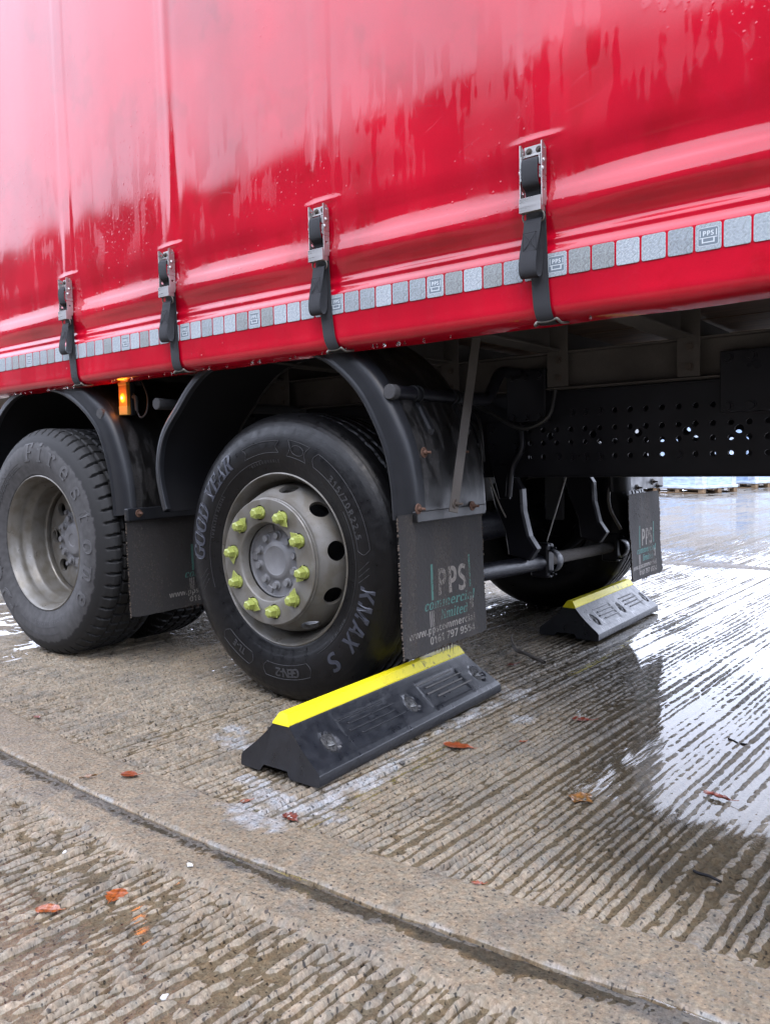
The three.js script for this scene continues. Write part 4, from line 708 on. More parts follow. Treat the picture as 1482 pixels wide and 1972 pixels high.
  const arm = (z, name) => { const g = slab([[0.28, 0.70], [0.33, 0.74], [0.395, 0.735], [0.425, 0.69], [0.430, 0.60], [0.455, 0.50], [0.49, 0.45], [0.455, 0.40], [0.36, 0.42], [0.345, 0.52], [0.30, 0.62]], 0.05, 0.008); g.translate(0, 0, z); part(name, g, M.chassis, ch); };
  arm(-0.99, 'link_arm'); arm(-1.72, 'link_arm');
  part('stabiliser_bar', rod([0.408, 0.40, -0.40], [0.408, 0.345, -2.05], 0.027, 24), M.dusty, ch);
  part('axle_tube', rod([0.408, 0.40, -0.38], [0.408, 0.368, -1.15], 0.034, 24), M.chassis, ch);
  for (const z of [-1.16, -1.95]) { const y = 0.40 - 0.0333 * (-z - 0.4); const c = part('bearing_cap', merge([bx(0.365, y - 0.072, z - 0.035, 0.448, y + 0.075, z + 0.03, 0.012, 2), lathe([[0.046, -0.03], [0.05, -0.02], [0.05, 0.02], [0.046, 0.03]], 28).rotateY(0).translate(0.445, y, z)]), M.chassis, ch); for (const s of [-0.056, 0.056]) { const b = part('bolt', shared.guardBolt, M.chassis, ch); b.position.set(0.446, y + s, z); b.rotation.y = Math.PI / 2; } }
  part('axle_beam', rod([0, 0.49, -0.30], [0, 0.49, -1.96], 0.07, 28), M.chassis, ch);
  part('axle_beam', merge([rod([-1.3756, 0.49, -0.3], [-1.3756, 0.49, -1.96], 0.085, 28), lathe([[0, -0.2], [0.12, -0.17], [0.2, -0.06], [0.2, 0.06], [0.12, 0.17], [0, 0.2]], 32).translate(-1.3756, 0.49, -1.13)]), M.chassis, ch);
  for (const z of [-0.72, -1.55]) part('air_bag', lathe([[0.05, 0], [0.12, 0.01], [0.14, 0.06], [0.13, 0.1], [0.145, 0.14], [0.13, 0.2], [0.06, 0.21]], 32).rotateX(-Math.PI / 2).translate(-0.12, 0.60, z), M.hose, ch);
  part('splash_plate', bx(0.16, 0.50, -1.72, 0.26, 0.90, -1.70, 0.02, 2), M.plasticDry, ch);
  part('air_line', tube([[0.30, 0.80, -0.86], [0.345, 0.60, -0.93], [0.40, 0.44, -1.02]], 0.0035, 20, 6), M.cable, ch);
  part('air_line', tube([[0.47, 0.80, -1.32], [0.43, 0.62, -1.28], [0.40, 0.45, -1.22]], 0.0035, 20, 6), M.cable, ch);
  part('air_line', tube([[0.58, 0.78, -1.75], [0.46, 0.66, -1.80], [0.45, 0.56, -1.82], [0.49, 0.45, -1.86]], 0.008, 24, 6), M.cable, ch);
  part('air_line', tube([[0.3, 0.36, -0.5], [0.32, 0.375, -0.7], [0.36, 0.372, -0.8]], 0.003, 16, 6), M.cable, ch);
  for (const [y, z, dy] of [[1.005, -0.785, 0.02], [0.96, -0.775, -0.015]]) part('air_line', tube([[-1.2, y, z], [-0.6, y + dy, z], [0.05, y - dy, z], [0.3, y, z], [0.345, y - 0.07, z + 0.02], [0.35, y - 0.2, z + 0.01]], 0.006, 60, 7), M.hose, ch);
  part('wiring_loom', tube([[0.30, 1.05, -0.74], [0.42, 0.985, -0.72], [0.55, 0.925, -0.725], [0.64, 0.965, -0.74], [0.66, 1.06, -0.76]], 0.008, 40, 8), M.hose, ch);
  part('brake_chamber', merge([lathe([[0, -0.09], [0.07, -0.085], [0.078, -0.03], [0.086, -0.02], [0.086, 0.0], [0.078, 0.01], [0.07, 0.08], [0, 0.085]], 28).rotateY(Math.PI / 2).translate(0.26, 0.56, -0.62), rod([0.1, 0.56, -0.62], [0.2, 0.56, -0.62], 0.02, 12)]), M.chassis, ch);
  // tubes that carry the mudguards
  const tubeCap = (x, y, z) => part('tube_cap', lathe([[0.0225, -0.02], [0.0225, 0.004], [0.0205, 0.0065], [0, 0.0075]], 28).translate(x, y, z), M.plasticDry, ch);
  const t1 = part('guard_tube', tube([[0.512, 1.022, 0.04], [0.512, 1.022, -0.1], [0.512, 1.022, -0.3], [0.512, 1.022, -0.45], [0.512, 1.03, -0.53], [0.512, 1.075, -0.575], [0.512, 1.12, -0.62], [0.512, 1.13, -0.79]], 0.021, 60, 16), M.chassis, ch); tubeCap(0.512, 1.022, 0.04);
  for (const z of [-0.075, -0.10, -0.29, -0.31]) part('tube_clamp', lathe([[0.0215, -0.005], [0.026, -0.004], [0.026, 0.004], [0.0215, 0.005]], 24).translate(0.512, 1.022, z), M.plastic, ch);
  for (const z of [-0.09, -0.30]) { const g = slab([[-0.03, 0.0], [0.0, 0.0], [0.022, -0.02], [0.06, -0.09], [0.05, -0.115], [0.03, -0.10], [-0.01, -0.05]], 0.03, 0.006); g.translate(0.512, 1.003, z - 0.015); part('clamp_bracket', g, M.plastic, ch); }
  for (const [x, y, z] of [[-0.955, 1.034, 0.045], [-0.615, 1.055, 0.02]]) { part('guard_tube', rod([x, y, z], [x, y, -0.79], 0.021, 20), M.plasticDry, ch); tubeCap(x, y, z); }
  // flat stay down to the flap band
  const st = bx(-0.014, 0, -0.003, 0.014, 0.56, 0.003, 0.001); st.rotateY(0.9); const q = new THREE.Quaternion().setFromUnitVectors(V(0, 1, 0), V(-0.002, 0.52, -0.15).normalize()); st.applyQuaternion(q); st.translate(0.628, 0.66, -0.108); part('flap_stay', st, M.dusty, ch); { const b = part('bolt', shared.guardBolt, M.bolt, ch); b.position.set(0.63, 0.685, -0.118); b.rotation.y = Math.PI / 2; }
}
// ---- load floor of boards, side rails, and the rest of the body
{
  const fl = group('load_floor', truck, null), R = rng(8), tones = [0, 1, 2].map((k) => { const m = M.wood.clone(); m.color = rgb(...[[0.24, 0.15, 0.105], [0.20, 0.13, 0.095], [0.28, 0.185, 0.125]][k]); return m; });
  let z = 0.02; const plank = bx(-6.1, 1.29, -0.1285, 2.9, 1.318, 0, 0.002); { const uv = plank.attributes.uv; for (let i = 0; i < uv.count; i++) uv.setXY(i, uv.getX(i) * 1.2, uv.getY(i) * 4); }
  while (z > -2.3) { const p = part('floor_plank', plank, tones[Math.floor(R() * 3)], fl); p.position.set(0, R() * 0.002, z); z -= 0.1315; }
  const body = group('body_frame', truck, null);
  part('side_rail', merge([bx(-6.1, 1.20, 0.036, 2.95, 1.36, 0.060, 0.003), bx(-6.1, 1.20, 0.0, 2.95, 1.206, 0.0365, 0.002)]), M.dusty, body);
  part('side_rail', bx(-6.1, 1.20, -2.36, 2.95, 1.36, -2.31, 0.003), M.dusty, body);
  const red = std({ color: rgb(0.3, 0.006, 0.012), roughness: 0.45 });
  part('far_curtain', bx(-6.1, 1.155, -2.39, 2.95, 3.85, -2.37, 0.004), red, body);
  part('roof', bx(-6.2, 3.88, -2.42, 3.02, 3.98, 0.14, 0.02), std({ color: rgb(0.36, 0.36, 0.36), roughness: 0.5 }), body);
  part('rear_frame', bx(2.955, 1.05, -2.40, 3.01, 3.88, 0.12, 0.01), M.chassis, body); part('bulkhead', bx(-6.2, 1.15, -2.40, -6.12, 3.88, 0.07, 0.01), std({ color: rgb(0.36, 0.36, 0.36), roughness: 0.5 }), body);
}
// ---- amber side marker lamp on its bracket
{
  const l = group('side_marker_lamp', truck, [-0.885, 1.094, -0.028], 'lit amber side marker lamp under the curtain hem'); l.rotation.y = 0.12;
  part('lens', bx(-0.024, -0.066, -0.004, 0.024, 0.066, 0.016, 0.004, 2), new THREE.MeshPhysicalMaterial({ color: rgb(0.72, 0.26, 0.02), roughness: 0.3, map: mottled }), l);
  part('lamp_housing', bx(-0.026, -0.068, -0.026, 0.026, 0.068, -0.0045, 0.004, 2), M.plastic, l);
  part('lens_frame', merge([bx(-0.0245, 0.052, 0.0, 0.0245, 0.0665, 0.0172, 0.003), bx(-0.0245, -0.0665, 0.0, 0.0245, -0.03, 0.0172, 0.003)]), new THREE.MeshPhysicalMaterial({ color: rgb(0.62, 0.30, 0.06), roughness: 0.35 }), l);
  const glow = std({ color: rgb(0.9, 0.4, 0.03), emissive: new THREE.Color(1.0, 0.33, 0.015), emissiveIntensity: 0.45, roughness: 0.4 });
  const gl = new THREE.SphereGeometry(0.5, 20, 14); gl.scale(0.030, 0.040, 0.010); gl.translate(0, 0.002, 0.0155); part('lamp_glow', gl, glow, l);
  const core = std({ color: rgb(1, 0.7, 0.2), emissive: new THREE.Color(1.0, 0.75, 0.25), emissiveIntensity: 1.8 }); const cg = new THREE.SphereGeometry(0.5, 14, 10); cg.scale(0.011, 0.013, 0.006); cg.translate(0, 0.002, 0.0195); part('lamp_bulb', cg, core, l);
  const pt = new THREE.PointLight(0xff8a20, 0.008, 0, 2); pt.position.set(0, 0.002, 0.04); pt.castShadow = true; l.add(pt);
  part('lamp_cable', tube([[0.03, 0.02, -0.015], [0.045, 0.0, -0.018], [0.042, -0.05, -0.02], [0.06, -0.078, -0.022], [0.088, -0.06, -0.024], [0.094, 0.0, -0.03], [0.07, 0.05, -0.035], [0.05, 0.075, -0.04]], 0.0042, 60, 8), M.hose, l);
  part('lamp_plug', merge([rod([0.028, 0.006, -0.012], [0.044, 0.006, -0.012], 0.009, 12), rod([0.044, 0.012, -0.012], [0.042, -0.05, -0.018], 0.0075, 12)]), M.plasticDry, l);
  part('lamp_bracket', bx(-0.02, 0.055, -0.05, 0.05, 0.1, -0.03, 0.002), M.chassis, l);
}

// ------------------------------------------------------------------ wheel stops
{ // rubbed yellow paint: tyre scuffs and bare black rubber, most of them at the far end
  const c = document.createElement('canvas'); c.width = 128; c.height = 1024; const k = c.getContext('2d'), R = rng(14); k.fillStyle = '#fff'; k.fillRect(0, 0, 128, 1024);
  for (let q = 0; q < 260; q++) { const y = R() * 1024, t = 90 + R() * 120; k.strokeStyle = `rgba(${t},${t},${t * 0.8},${0.10 + 0.18 * R()})`; k.lineWidth = 0.6 + R() * 2.2; k.beginPath(); const x = R() * 128; k.moveTo(x, y); k.lineTo(x + (R() - 0.5) * 50, y + (R() - 0.5) * 40); k.stroke(); }
  for (let q = 0; q < 16; q++) { const y = 660 + R() * 300, x = R() * 60; k.fillStyle = `rgba(40,38,20,${0.2 + R() * 0.4})`; k.beginPath(); for (let a = 0; a < 7; a++) { const r = (2 + R() * 8) * (a & 1 ? 0.6 : 1); k.lineTo(x + r * Math.cos(a * 0.9), y + 1.6 * r * Math.sin(a * 0.9)); } k.fill(); }
  for (let q = 0; q < 900; q++) { k.fillStyle = `rgba(60,56,40,${R() * 0.35})`; k.fillRect(R() * 128, R() * 1024, 1 + R() * 2, 1 + R() * 2); }
  const t = new THREE.CanvasTexture(c); t.colorSpace = THREE.SRGBColorSpace; M.yellow.map = t;
}
function makeStop(name, label) {
  const o = top(new THREE.Group(), name, label, 'wheel stop', 'two wheel stops behind the rear wheels');
  const L = 0.968, hl = L / 2, hw = 0.142;
  // outline across the stop: upright lip, hollow flank, narrow crown
  const half = [[hw - 0.003, 0.0], [hw, 0.004], [hw, 0.028], [hw - 0.005, 0.036], [0.112, 0.056], [0.082, 0.080], [0.054, 0.106], [0.034, 0.128], [0.0275, 0.138]];
  const flank = dense(half, 0.0055), prof = [...flank, ...flank.slice().reverse().map(([x, y]) => [-x, y])], n = prof.length - 1;
  const ez = (y, s) => hl - 0.002 - (s > 0 ? 0.016 : 0.062) * Math.pow(clamp(y / 0.138), 1.25);
  const hollow = (ax, z) => { let h = 0; for (const zc of [0.19, -0.2]) h = Math.max(h, 0.0028 * sst(0.118, 0.112, Math.abs(z - zc)) * sst(0.050, 0.056, ax) * sst(0.124, 0.118, ax)); for (const zc of [0.372, -0.012, -0.405]) h = Math.max(h, 0.0075 * sst(1, 0.75, ((z - zc) / 0.027) ** 2 + ((ax - 0.088) / 0.026) ** 2)); return h; };
  const zs = []; for (let k = 0; k <= 150; k++) zs.push(lerp(-1, 1, k / 150));
  const body = sheet(n, zs.length - 1, (u, v) => { const [x, y] = prof[Math.round(u * n)], s = zs[Math.round(v * 150)], z = s * ez(y, s), ax = Math.abs(x), k = hollow(ax, z); return [x - Math.sign(x) * k * 0.6, y - k * 0.8 + 0.0005 * n2(x * 40, s * 12), z]; }, (u, v) => [u * 1.4, v * 4]);
  // close the two ends and the base into one solid
  const caps = []; 
  for (const s of [-1, 1]) {
    const sh = new THREE.Shape(); sh.moveTo(-hw + 0.004, 0); for (const [x, y] of flank) sh.lineTo(-x, y); for (const [x, y] of flank.slice().reverse()) sh.lineTo(x, y);
    sh.lineTo(0.040, 0); sh.lineTo(0.034, 0.008); sh.lineTo(0.030, 0.019); sh.lineTo(-0.056, 0.019); sh.lineTo(-0.066, 0.006); sh.lineTo(-0.072, 0);
    const g = new THREE.ShapeGeometry(sh), p = g.attributes.position; for (let k = 0; k < p.count; k++) { const x = p.getX(k), y = p.getY(k); p.setXYZ(k, x, y + 0.0005 * n2(x * 40, s * 12), s * ez(y, s)); }
    if (s < 0) { const ix = g.index.array; for (let k = 0; k < ix.length; k += 3) { const t = ix[k]; ix[k] = ix[k + 1]; ix[k + 1] = t; } } g.computeVertexNormals(); caps.push(boxUV(g, 4));
  }
  caps.push(boxUV(bx(-0.06, 0.0192, -hl + 0.012, 0.04, 0.021, hl - 0.012, 0), 4));
  const top2 = (() => { const P = [], y = 0.138, e = ez(y, 1), e2 = -ez(y, -1); P.push(-0.0275, y, e2, 0.0275, y, e2, -0.0275, y, e, 0.0275, y, e); const g = new THREE.BufferGeometry(); g.setAttribute('position', new THREE.Float32BufferAttribute(P, 3)); g.setAttribute('uv', new THREE.Float32BufferAttribute([0, 0, 1, 0, 0, 1, 1, 1], 2)); g.setIndex([0, 2, 1, 1, 2, 3]); g.computeVertexNormals(); return g; })();
  // pieces: bolt pockets as separate recessed wells would need cutting: cut them from a solid flank
  part('stop_body', toCreasedNormals(merge([body, ...caps, top2]), 0.85), M.stopRubber, o);
  // yellow crown
  const yh = [[0.0295, 0.1335], [0.0295, 0.1385], [0.026, 0.143], [0.0155, 0.160], [0.0125, 0.1632], [0, 0.164]], yp = [...yh, ...yh.slice(0, -1).reverse().map(([x, y]) => [-x, y])];
  const ye = (y, s) => ez(0.138, s) + 0.003 - 0.012 * Math.pow(clamp((y - 0.134) / 0.03), 1.1);
  const crown = sheet(yp.length - 1, 40, (u, v) => { const [x, y] = yp[Math.round(u * (yp.length - 1))]; return [x, y, lerp(-1, 1, v) * ye(y, v - 0.5)]; }, (u, v) => [u, v]);
  const ends = []; for (const s of [-1, 1]) { const P = [], I = []; for (const [x, y] of yh) P.push(x, y, s * ye(y, s), -x, y, s * ye(y, s)); for (let k = 0; k < yh.length - 1; k++) { const a = 2 * k, b = a + 1, c = a + 2, d = a + 3; if (s > 0) I.push(a, c, b, b, c, d); else I.push(a, b, c, b, d, c); } const g = new THREE.BufferGeometry(); g.setAttribute('position', new THREE.Float32BufferAttribute(P, 3)); g.setAttribute('uv', new THREE.Float32BufferAttribute(new Array(P.length / 3 * 2).fill(0.3), 2)); g.setIndex(I); g.computeVertexNormals(); ends.push(g); }
  part('yellow_crown', toCreasedNormals(merge([crown, ...ends]), 0.5), M.yellow, o, 'yellow painted crown along the top');
  // on the flank: two panels of ribs and three bolt pockets. place(s, t): along the stop, down the flank 0..1
  const ux = [[0.038, 0.1235], [0.054, 0.106], [0.082, 0.080], [0.112, 0.056], [0.135, 0.0365]]; const fc = new THREE.CatmullRomCurve3(ux.map((p) => V(p[0], p[1], 0)));
  for (const side of [1, -1]) {
    const put = (m, z, t, lift = 0) => { const p = fc.getPoint(t), d = fc.getTangent(t), nn = V(-d.y, d.x, 0); if (nn.y < 0) nn.negate(); m.position.set(side * (p.x + nn.x * lift), p.y + nn.y * lift, z); m.rotation.z = side * Math.atan2(-nn.x, nn.y) ; };
    for (const zc of [0.19, -0.2]) for (let k = 0; k < 4; k++) { const r = part('grip_rib', shared.rib ??= bx(-0.0028, -0.004, -0.105, 0.0028, 0.0032, 0.105, 0.0015), zc < 0 ? M.ribWorn : M.stopRubber, o); put(r, zc + (k % 2 ? -0.012 : 0.012) - k * 0.012, 0.24 + k * 0.13, -0.0016); }
    for (const zc of [0.372, -0.012, -0.405]) { const p = part('bolt_pocket', shared.pocket ??= pocketShape(), M.pocket, o); put(p, zc, 0.52, -0.0028); const b = part('anchor_bolt', shared.anchor ??= merge([lathe([[0.013, 0], [0.012, 0.002], [0, 0.002]], 18).rotateX(-Math.PI / 2), hexHead(0.0085, 0.007).rotateX(-Math.PI / 2)]), M.boltPale, o); put(b, zc, 0.56, -0.0055); b.rotation.z = 0; }
  }
  return o;
}
M.ribWorn = std({ color: rgb(0.072, 0.069, 0.066), roughness: 0.7, bumpMap: grain, bumpScale: 0.0005 });
M.pocket = std({ color: rgb(0.06, 0.0588, 0.057), map: dripMap(9, -0.1), roughness: 0.6, bumpMap: grain, bumpScale: 0.002 });
M.boltPale = std({ color: rgb(0.216, 0.222, 0.228), roughness: 0.5, metalness: 0.7, map: wheelMap });
function pocketShape() { // a leaf-shaped hollow with a raised rim at its lower side
  const g = sheet(14, 14, (u, v) => { const a = u * Math.PI * 2, r = v, x = (0.026 * Math.cos(a) + (Math.cos(a) > 0 ? 0.006 : 0)) * r, z = 0.024 * Math.sin(a) * r * (1 - 0.35 * Math.cos(a)); const d = r < 0.99 ? -0.0045 * (1 - r) + 0.0022 * Math.sin(r * Math.PI) : -0.003; return [x, d, z]; }, (u, v) => [u, v]); return g;
}
const stopNear = makeStop('wheel_stop', 'near black rubber wheel stop with yellow crown, against the rear wheel with green nut caps'); stopNear.position.set(0.437, 0.0005, -0.006);
stopNear.rotation.y = 0.012;
const stopFar = stopNear.clone(); top(stopFar, 'wheel_stop', 'far wheel stop with grey sheen, against the far side wheel under the truck', 'wheel stop', 'two wheel stops behind the rear wheels'); stopFar.position.set(0.432, 0, -1.765); stopFar.scale.z = 0.83; stopFar.rotation.y = 0;

// ------------------------------------------------------------------ litter on the yard
function leafGeo(seed, l, w, lobes, holes = 0) { // a dry leaf: lobed outline, arched midrib, curled edge
  const R = rng(seed), n = 44, m = 12, ph = R() * 6, curl = 0.35 + 0.5 * R();
  const edge = (t) => Math.pow(Math.sin(Math.PI * Math.pow(t, 0.8)), 0.75) * (1 - lobes * 0.38 * (0.5 + 0.5 * Math.cos(t * 6.283 * 3.5 + ph))) * (0.86 + 0.3 * R());
  const eL = [], eR = []; for (let i = 0; i <= n; i++) { eL.push(edge(i / n)); eR.push(edge(i / n)); }
  const P = [], C = [], I = [], U = [];
  for (let j = 0; j <= m; j++) for (let i = 0; i <= n; i++) { const s = j / m * 2 - 1, t = i / n, e = s < 0 ? eL[i] : eR[i], x = (t - 0.5) * l, z = s * e * w / 2, q = Math.abs(s); P.push(x, 0.004 + l * curl * 0.35 * (q * q * 0.5) * (0.4 + n2(t * 3 + seed, s)) + 0.008 * l * 10 * 0.1 * n2(t * 5, s * 3 + seed) - 0.0012 * Math.exp(-q * q * 60) + 0.05 * l * Math.abs(n2(t * 2 + seed, 1)), z); const v = 0.75 + 0.7 * n2(t * 7 + seed, s * 5) - 0.3 * Math.exp(-q * q * 120) - 0.22 * Math.exp(-((((t * 9 - q * 2.2) % 1 + 1) % 1 - 0.5) ** 2) * 90) + 0.2 * (R() - 0.5) * 0.6; C.push(v, v * (0.85 + 0.2 * n2(t * 4, s * 4 + seed)), v * 0.8); U.push(t, q); }
  for (let j = 0; j < m; j++) for (let i = 0; i < n; i++) { const a = j * (n + 1) + i, b = a + 1, c = a + n + 1; if (holes && n2(i * 0.35 + seed, j * 0.5) > 0.38) continue; I.push(a, c, b, b, c, c + 1); }
  const g = new THREE.BufferGeometry(); g.setAttribute('position', new THREE.Float32BufferAttribute(P, 3)); g.setAttribute('color', new THREE.Float32BufferAttribute(C, 3)); g.setAttribute('uv', new THREE.Float32BufferAttribute(U, 2)); g.setIndex(I); g.computeVertexNormals(); return g;
}
const leafM = (r, g, b) => new THREE.MeshPhysicalMaterial({ color: rgb(r, g, b), vertexColors: true, roughness: 0.3, side: THREE.DoubleSide, clearcoat: 0.3, clearcoatRoughness: 0.15 });
function leaf(x, z, l, w, ang, seed, mat, lobes, label, stalk = 0.3) {
  const g = top(new THREE.Group(), 'fallen_leaf', label, 'leaf', 'fallen leaves on the concrete'); g.position.set(x, groundAt(x, z)[0] + 0.002, z); g.rotation.y = rad(ang);
  part('blade', leafGeo(seed, l, w, lobes, lobes > 0.5), mat, g);
  part('stalk', tube([[l * 0.3, 0.006, 0], [l * 0.5, 0.006, 0.001], [l * (0.5 + stalk), 0.010, 0.004 * (seed % 3 - 1)]], 0.0009, 8, 5), mat, g);
}
const orange = leafM(0.26, 0.072, 0.010), rust = leafM(0.22, 0.06, 0.022), brown = leafM(0.17, 0.09, 0.025), darkRed = leafM(0.15, 0.035, 0.02);
leaf(0.515, 1.155, 0.050, 0.032, 32, 5, orange, 0.30, 'small pointed orange leaf lying on the ridges, leftmost of the two bright ones', 0.22);
leaf(0.573, 1.050, 0.048, 0.046, -60, 12, orange, 0.45, 'rounded bright orange leaf with a notch, on the near ridges');
leaf(0.108, 0.698, 0.050, 0.036, 20, 3, rust, 0.15, 'flat russet leaf on the smooth band left of the near wheel stop');
leaf(0.716, 0.026, 0.095, 0.046, 10, 23, rust, 0.45, 'large lobed russet leaf to the right of the near wheel stop', 0.15);
leaf(1.139, 0.145, 0.062, 0.060, 80, 31, brown, 0.75, 'brown oak leaf standing wet at the edge of the puddle');
leaf(1.405, -0.035, 0.066, 0.024, -10, 37, darkRed, 0.8, 'thin dark curled leaf lying in the bright puddle');
leaf(0.912, -0.392, 0.062, 0.040, 20, 43, darkRed, 0.5, 'dark red leaf on wet ridges beyond the russet one');
leaf(0.470, 0.618, 0.026, 0.020, 50, 47, rust, 0.3, 'small russet leaf in the chalky patch in front of the stop');
leaf(0.628, 0.620, 0.050, 0.040, -15, 53, darkRed, 0.9, 'torn dark leaf scrap with a white flake at the chalky patch');
leaf(-0.575, 0.58, 0.034, 0.020, 0, 59, darkRed, 0.3, 'small dark red leaf at the left below the grey wheel');
leaf(0.845, -0.12, 0.020, 0.012, 30, 61, rust, 0.2, 'tiny red leaf fragment on the damp grooves');
leaf(0.70, -2.17, 0.045, 0.03, 30, 67, darkRed, 0.3, 'curled dark leaf on the bright wet concrete past the far stop');
leaf(0.43, -0.84, 0.045, 0.03, 70, 71, darkRed, 0.4, 'dull leaf in the shade between the two wheel stops');
leaf(0.03, 0.77, 0.045, 0.012, 60, 73, brown, 0.4, 'thin brown leaf sunk in the wet strip by the joint');
leaf(1.13, 0.62, 0.025, 0.014, 15, 79, rust, 0.4, 'small reddish scrap at the end of the grooves near the joint');
{ // bits of grit and flakes of white plaster lying about
  const flakeM = std({ color: rgb(0.42, 0.42, 0.408), roughness: 0.7 });
  const flake = (x, z, s, seed, label) => { const R = rng(seed), pts = []; for (let k = 0; k < 7; k++) { const a = k / 7 * 6.283, r = s * (0.5 + 0.6 * R()); pts.push([r * Math.cos(a) * 1.3, r * Math.sin(a)]); } const g = slab(pts, 0.003, 0.0006); g.rotateX(-Math.PI / 2); const m = top(shadows(new THREE.Mesh(g, flakeM)), 'white_flake', label, 'flake', 'white flakes on the ground'); m.position.set(x, groundAt(x, z)[0] + 0.002, z); m.rotation.y = seed; };
  flake(0.615, 0.905, 0.008, 3, 'white flake on the wet strip just below the joint'); flake(0.885, 1.17, 0.007, 5, 'white flake near the bottom edge of the picture'); flake(0.628, 0.615, 0.012, 9, 'white flake on the torn dark leaf');
  flake(0.34, 1.02, 0.006, 12, 'small white flake on the left part of the near slab');
  const st = [], R = rng(99), stone = [0, 1, 2].map((k) => { const g = new THREE.IcosahedronGeometry(1, 1); const p = g.attributes.position; for (let i = 0; i < p.count; i++) { const s = 0.75 + 0.5 * n2(p.getX(i) * 2 + k * 5, p.getY(i) * 2 + p.getZ(i)); p.setXYZ(i, p.getX(i) * s, p.getY(i) * s * 0.7, p.getZ(i) * s); } g.computeVertexNormals(); return boxUV(g); });
  const gm = std({ color: rgb(0.051, 0.0468, 0.042), roughness: 0.8 });
  for (let k = 0; k < 1400; k++) { const x = -1.2 + R() * 2.9, z = -1.4 + R() * 2.9, s = 0.0008 + 0.0022 * R() ** 3, g = stone[k % 3].clone(); g.scale(s, s, s); g.rotateY(R() * 6); g.translate(x, groundAt(x, z)[0] + s * 0.3, z); st.push(g); }
  const m = setting('grit', merge(st), gm); m.userData.kind = 'stuff'; m.userData.label = 'dark grit scattered over the concrete'; m.userData.category = 'grit';
  // a dead twig and two shreds
  const tw = top(new THREE.Group(), 'dead_twig', 'pale bent twig on the wet ground between the two wheel stops', 'twig'); tw.position.set(0.32, 0.004, -1.05);
  const twm = std({ color: rgb(0.084, 0.072, 0.06), roughness: 0.8, bumpMap: grain, bumpScale: 0.001 });
  part('stem', tube([[0, 0.012, 0], [0.05, 0.006, 0.055], [0.10, 0.008, 0.08], [0.16, 0.006, 0.12], [0.22, 0.003, 0.15]], 0.0075, 40, 7), twm, tw); part('twig_fork', tube([[0.02, 0.012, 0.02], [0.0, 0.035, 0.01], [-0.01, 0.05, -0.01]], 0.004, 10, 6), twm, tw);
  const sh = (x, z, seed, label) => { const q = rng(seed), p = []; for (let k = 0; k < 6; k++) p.push([k * 0.011, 0.003 + 0.004 * q(), 0.01 * (q() - 0.5) + k * 0.004]); const m2 = top(shadows(new THREE.Mesh(tube(p, 0.003, 20, 5), M.dark)), 'dark_shred', label, 'shred', 'dark shreds in the puddle'); m2.position.set(x, groundAt(x, z)[0] + 0.004, z); };
  sh(1.33, -0.455, 4, 'dark twisted shred in the bright puddle, the upper one'); sh(1.455, 0.33, 8, 'dark shred at the near edge of the puddle');
  const pb = part; const pebble = (x, z, s, label) => { const m3 = top(shadows(new THREE.Mesh(stone[1].clone().scale(s, s, s), gm)), 'pebble', label, 'pebble'); m3.position.set(x, groundAt(x, z)[0] + s * 0.4, z); }; pebble(0.655, 0.215, 0.011, 'dark pebble beside the lower edge of the near wheel stop');
}
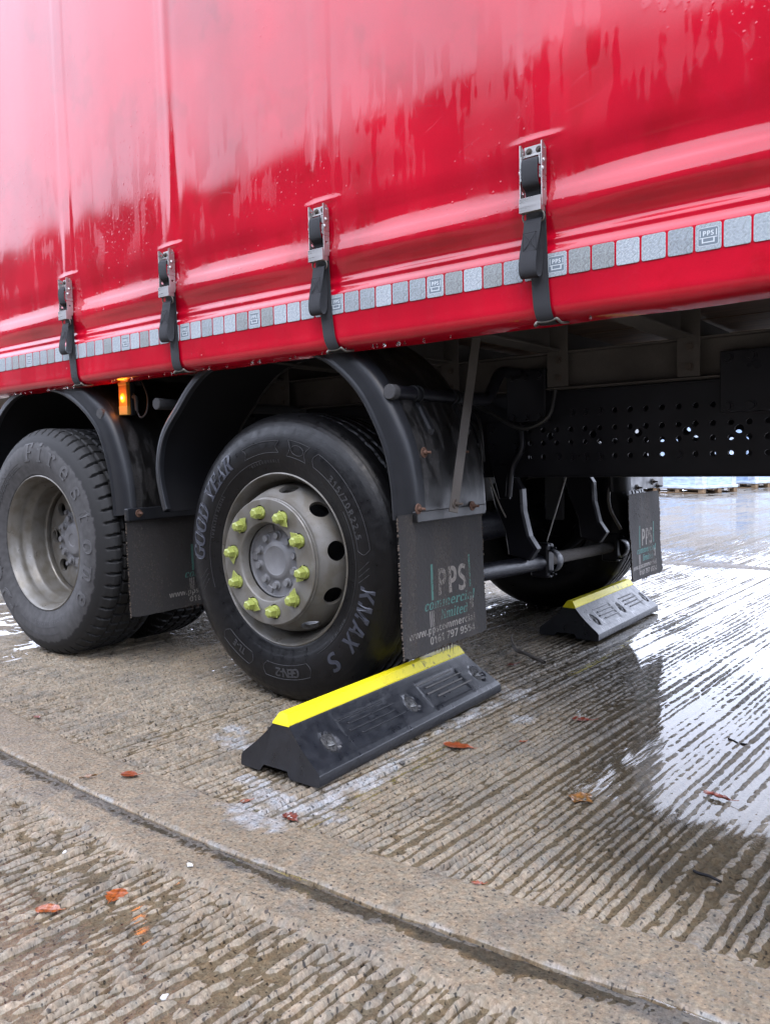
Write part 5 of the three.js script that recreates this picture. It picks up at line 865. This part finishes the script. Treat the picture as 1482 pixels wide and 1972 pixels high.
// ------------------------------------------------------------------ wrapped pallet loads at the far end of the yard
{
  const wrapTex = dataTex(256, 256, (u, v, i, j) => { const a = n2(u * 6, v * 40, 6, 40), b = fbm(u * 8, v * 14, 3, 8, 14), s = 0.84 + 0.14 * a + 0.12 * b; return [s * 0.92, s * 0.97, s * 1.02]; }, true);
  const wrapM = new THREE.MeshPhysicalMaterial({ color: rgb(0.42, 0.50, 0.62), map: wrapTex, roughness: 0.25, bumpMap: wrapTex, bumpScale: 0.004, clearcoat: 0.5 }), edgeM = new THREE.MeshPhysicalMaterial({ color: rgb(0.55, 0.57, 0.6), map: wrapTex, roughness: 0.3 });
  const base = new THREE.Group();
  const board = bx(-0.6, 0, -0.05, 0.6, 0.022, 0.05, 0.003), block = bx(-0.05, 0.022, -0.05, 0.05, 0.10, 0.05, 0.003);
  for (const z of [-0.45, 0, 0.45]) { part('pallet_board', board, M.pallet, base).position.z = z; for (const x of [-0.55, 0, 0.55]) part('pallet_block', block, M.pallet, base).position.set(x, 0, z); }
  for (let k = 0; k < 7; k++) part('pallet_board', board, M.pallet, base).position.set(0, 0.1005, -0.45 + k * 0.15);
  const load = new THREE.Group();
  const R = rng(61), wg = new RoundedBoxGeometry(1.14, 1.25, 0.96, 5, 0.03); { const p = wg.attributes.position; for (let i = 0; i < p.count; i++) { const x = p.getX(i), y = p.getY(i), z = p.getZ(i); p.setX(i, x + 0.012 * n2(y * 6, z * 5)); p.setZ(i, z + 0.012 * n2(y * 7 + 3, x * 5)); } wg.translate(0, 0.75, 0); wg.computeVertexNormals(); boxUV(wg); }
  part('wrapped_stack', wg, wrapM, load);
  for (const [sx, sz] of [[1, 1], [-1, 1], [1, -1], [-1, -1]]) part('film_fold', bx(sx * 0.5 - 0.085, 0.126, sz * 0.425 - 0.08, sx * 0.5 + 0.085, 1.2, sz * 0.425 + 0.08, 0.03, 2), edgeM, load);
  part('film_skirt', bx(-0.61, 0.09, -0.52, 0.61, 0.15, 0.52, 0.012, 2), edgeM, load);
  const put = (x, z, a, h, w1, w2) => { const p = base.clone(); top(p, 'pallet', w1, 'pallet', 'pallets at the far end of the yard'); p.position.set(x, 0, z); p.rotation.y = a; p.scale.y = 0.72; const l = load.clone(); top(l, 'wrapped_load', w2, 'wrapped load', 'film wrapped loads at the far end of the yard'); l.position.set(x, 0, z); l.rotation.y = a; l.scale.y = h; };
  put(-2.62, -14.2, -0.42, 1, 'pale wooden pallet under the nearest full film wrapped load', 'nearest fully seen pale blue film wrapped load, second from the mudflap');
  put(-3.95, -14.6, -0.42, 1.1, 'wooden pallet just right of the far mudflap', 'pale blue film wrapped load partly hidden by the far mudflap');
  put(-2.25, -16.6, -0.35, 1, 'reddish wooden pallet behind and right of the nearest load', 'blue wrapped load right of and behind the nearest full one');
  put(-2.0, -19.3, -0.35, 0.95, 'dark weathered pallet farther back on the right', 'whitish bulging wrapped load, second from the right edge');
  put(-1.75, -22.4, -0.3, 1.1, 'pallet at the right edge of the picture', 'far wrapped load at the right edge of the picture');
}
scene.updateMatrixWorld(true);
renderer.render(scene, camera);
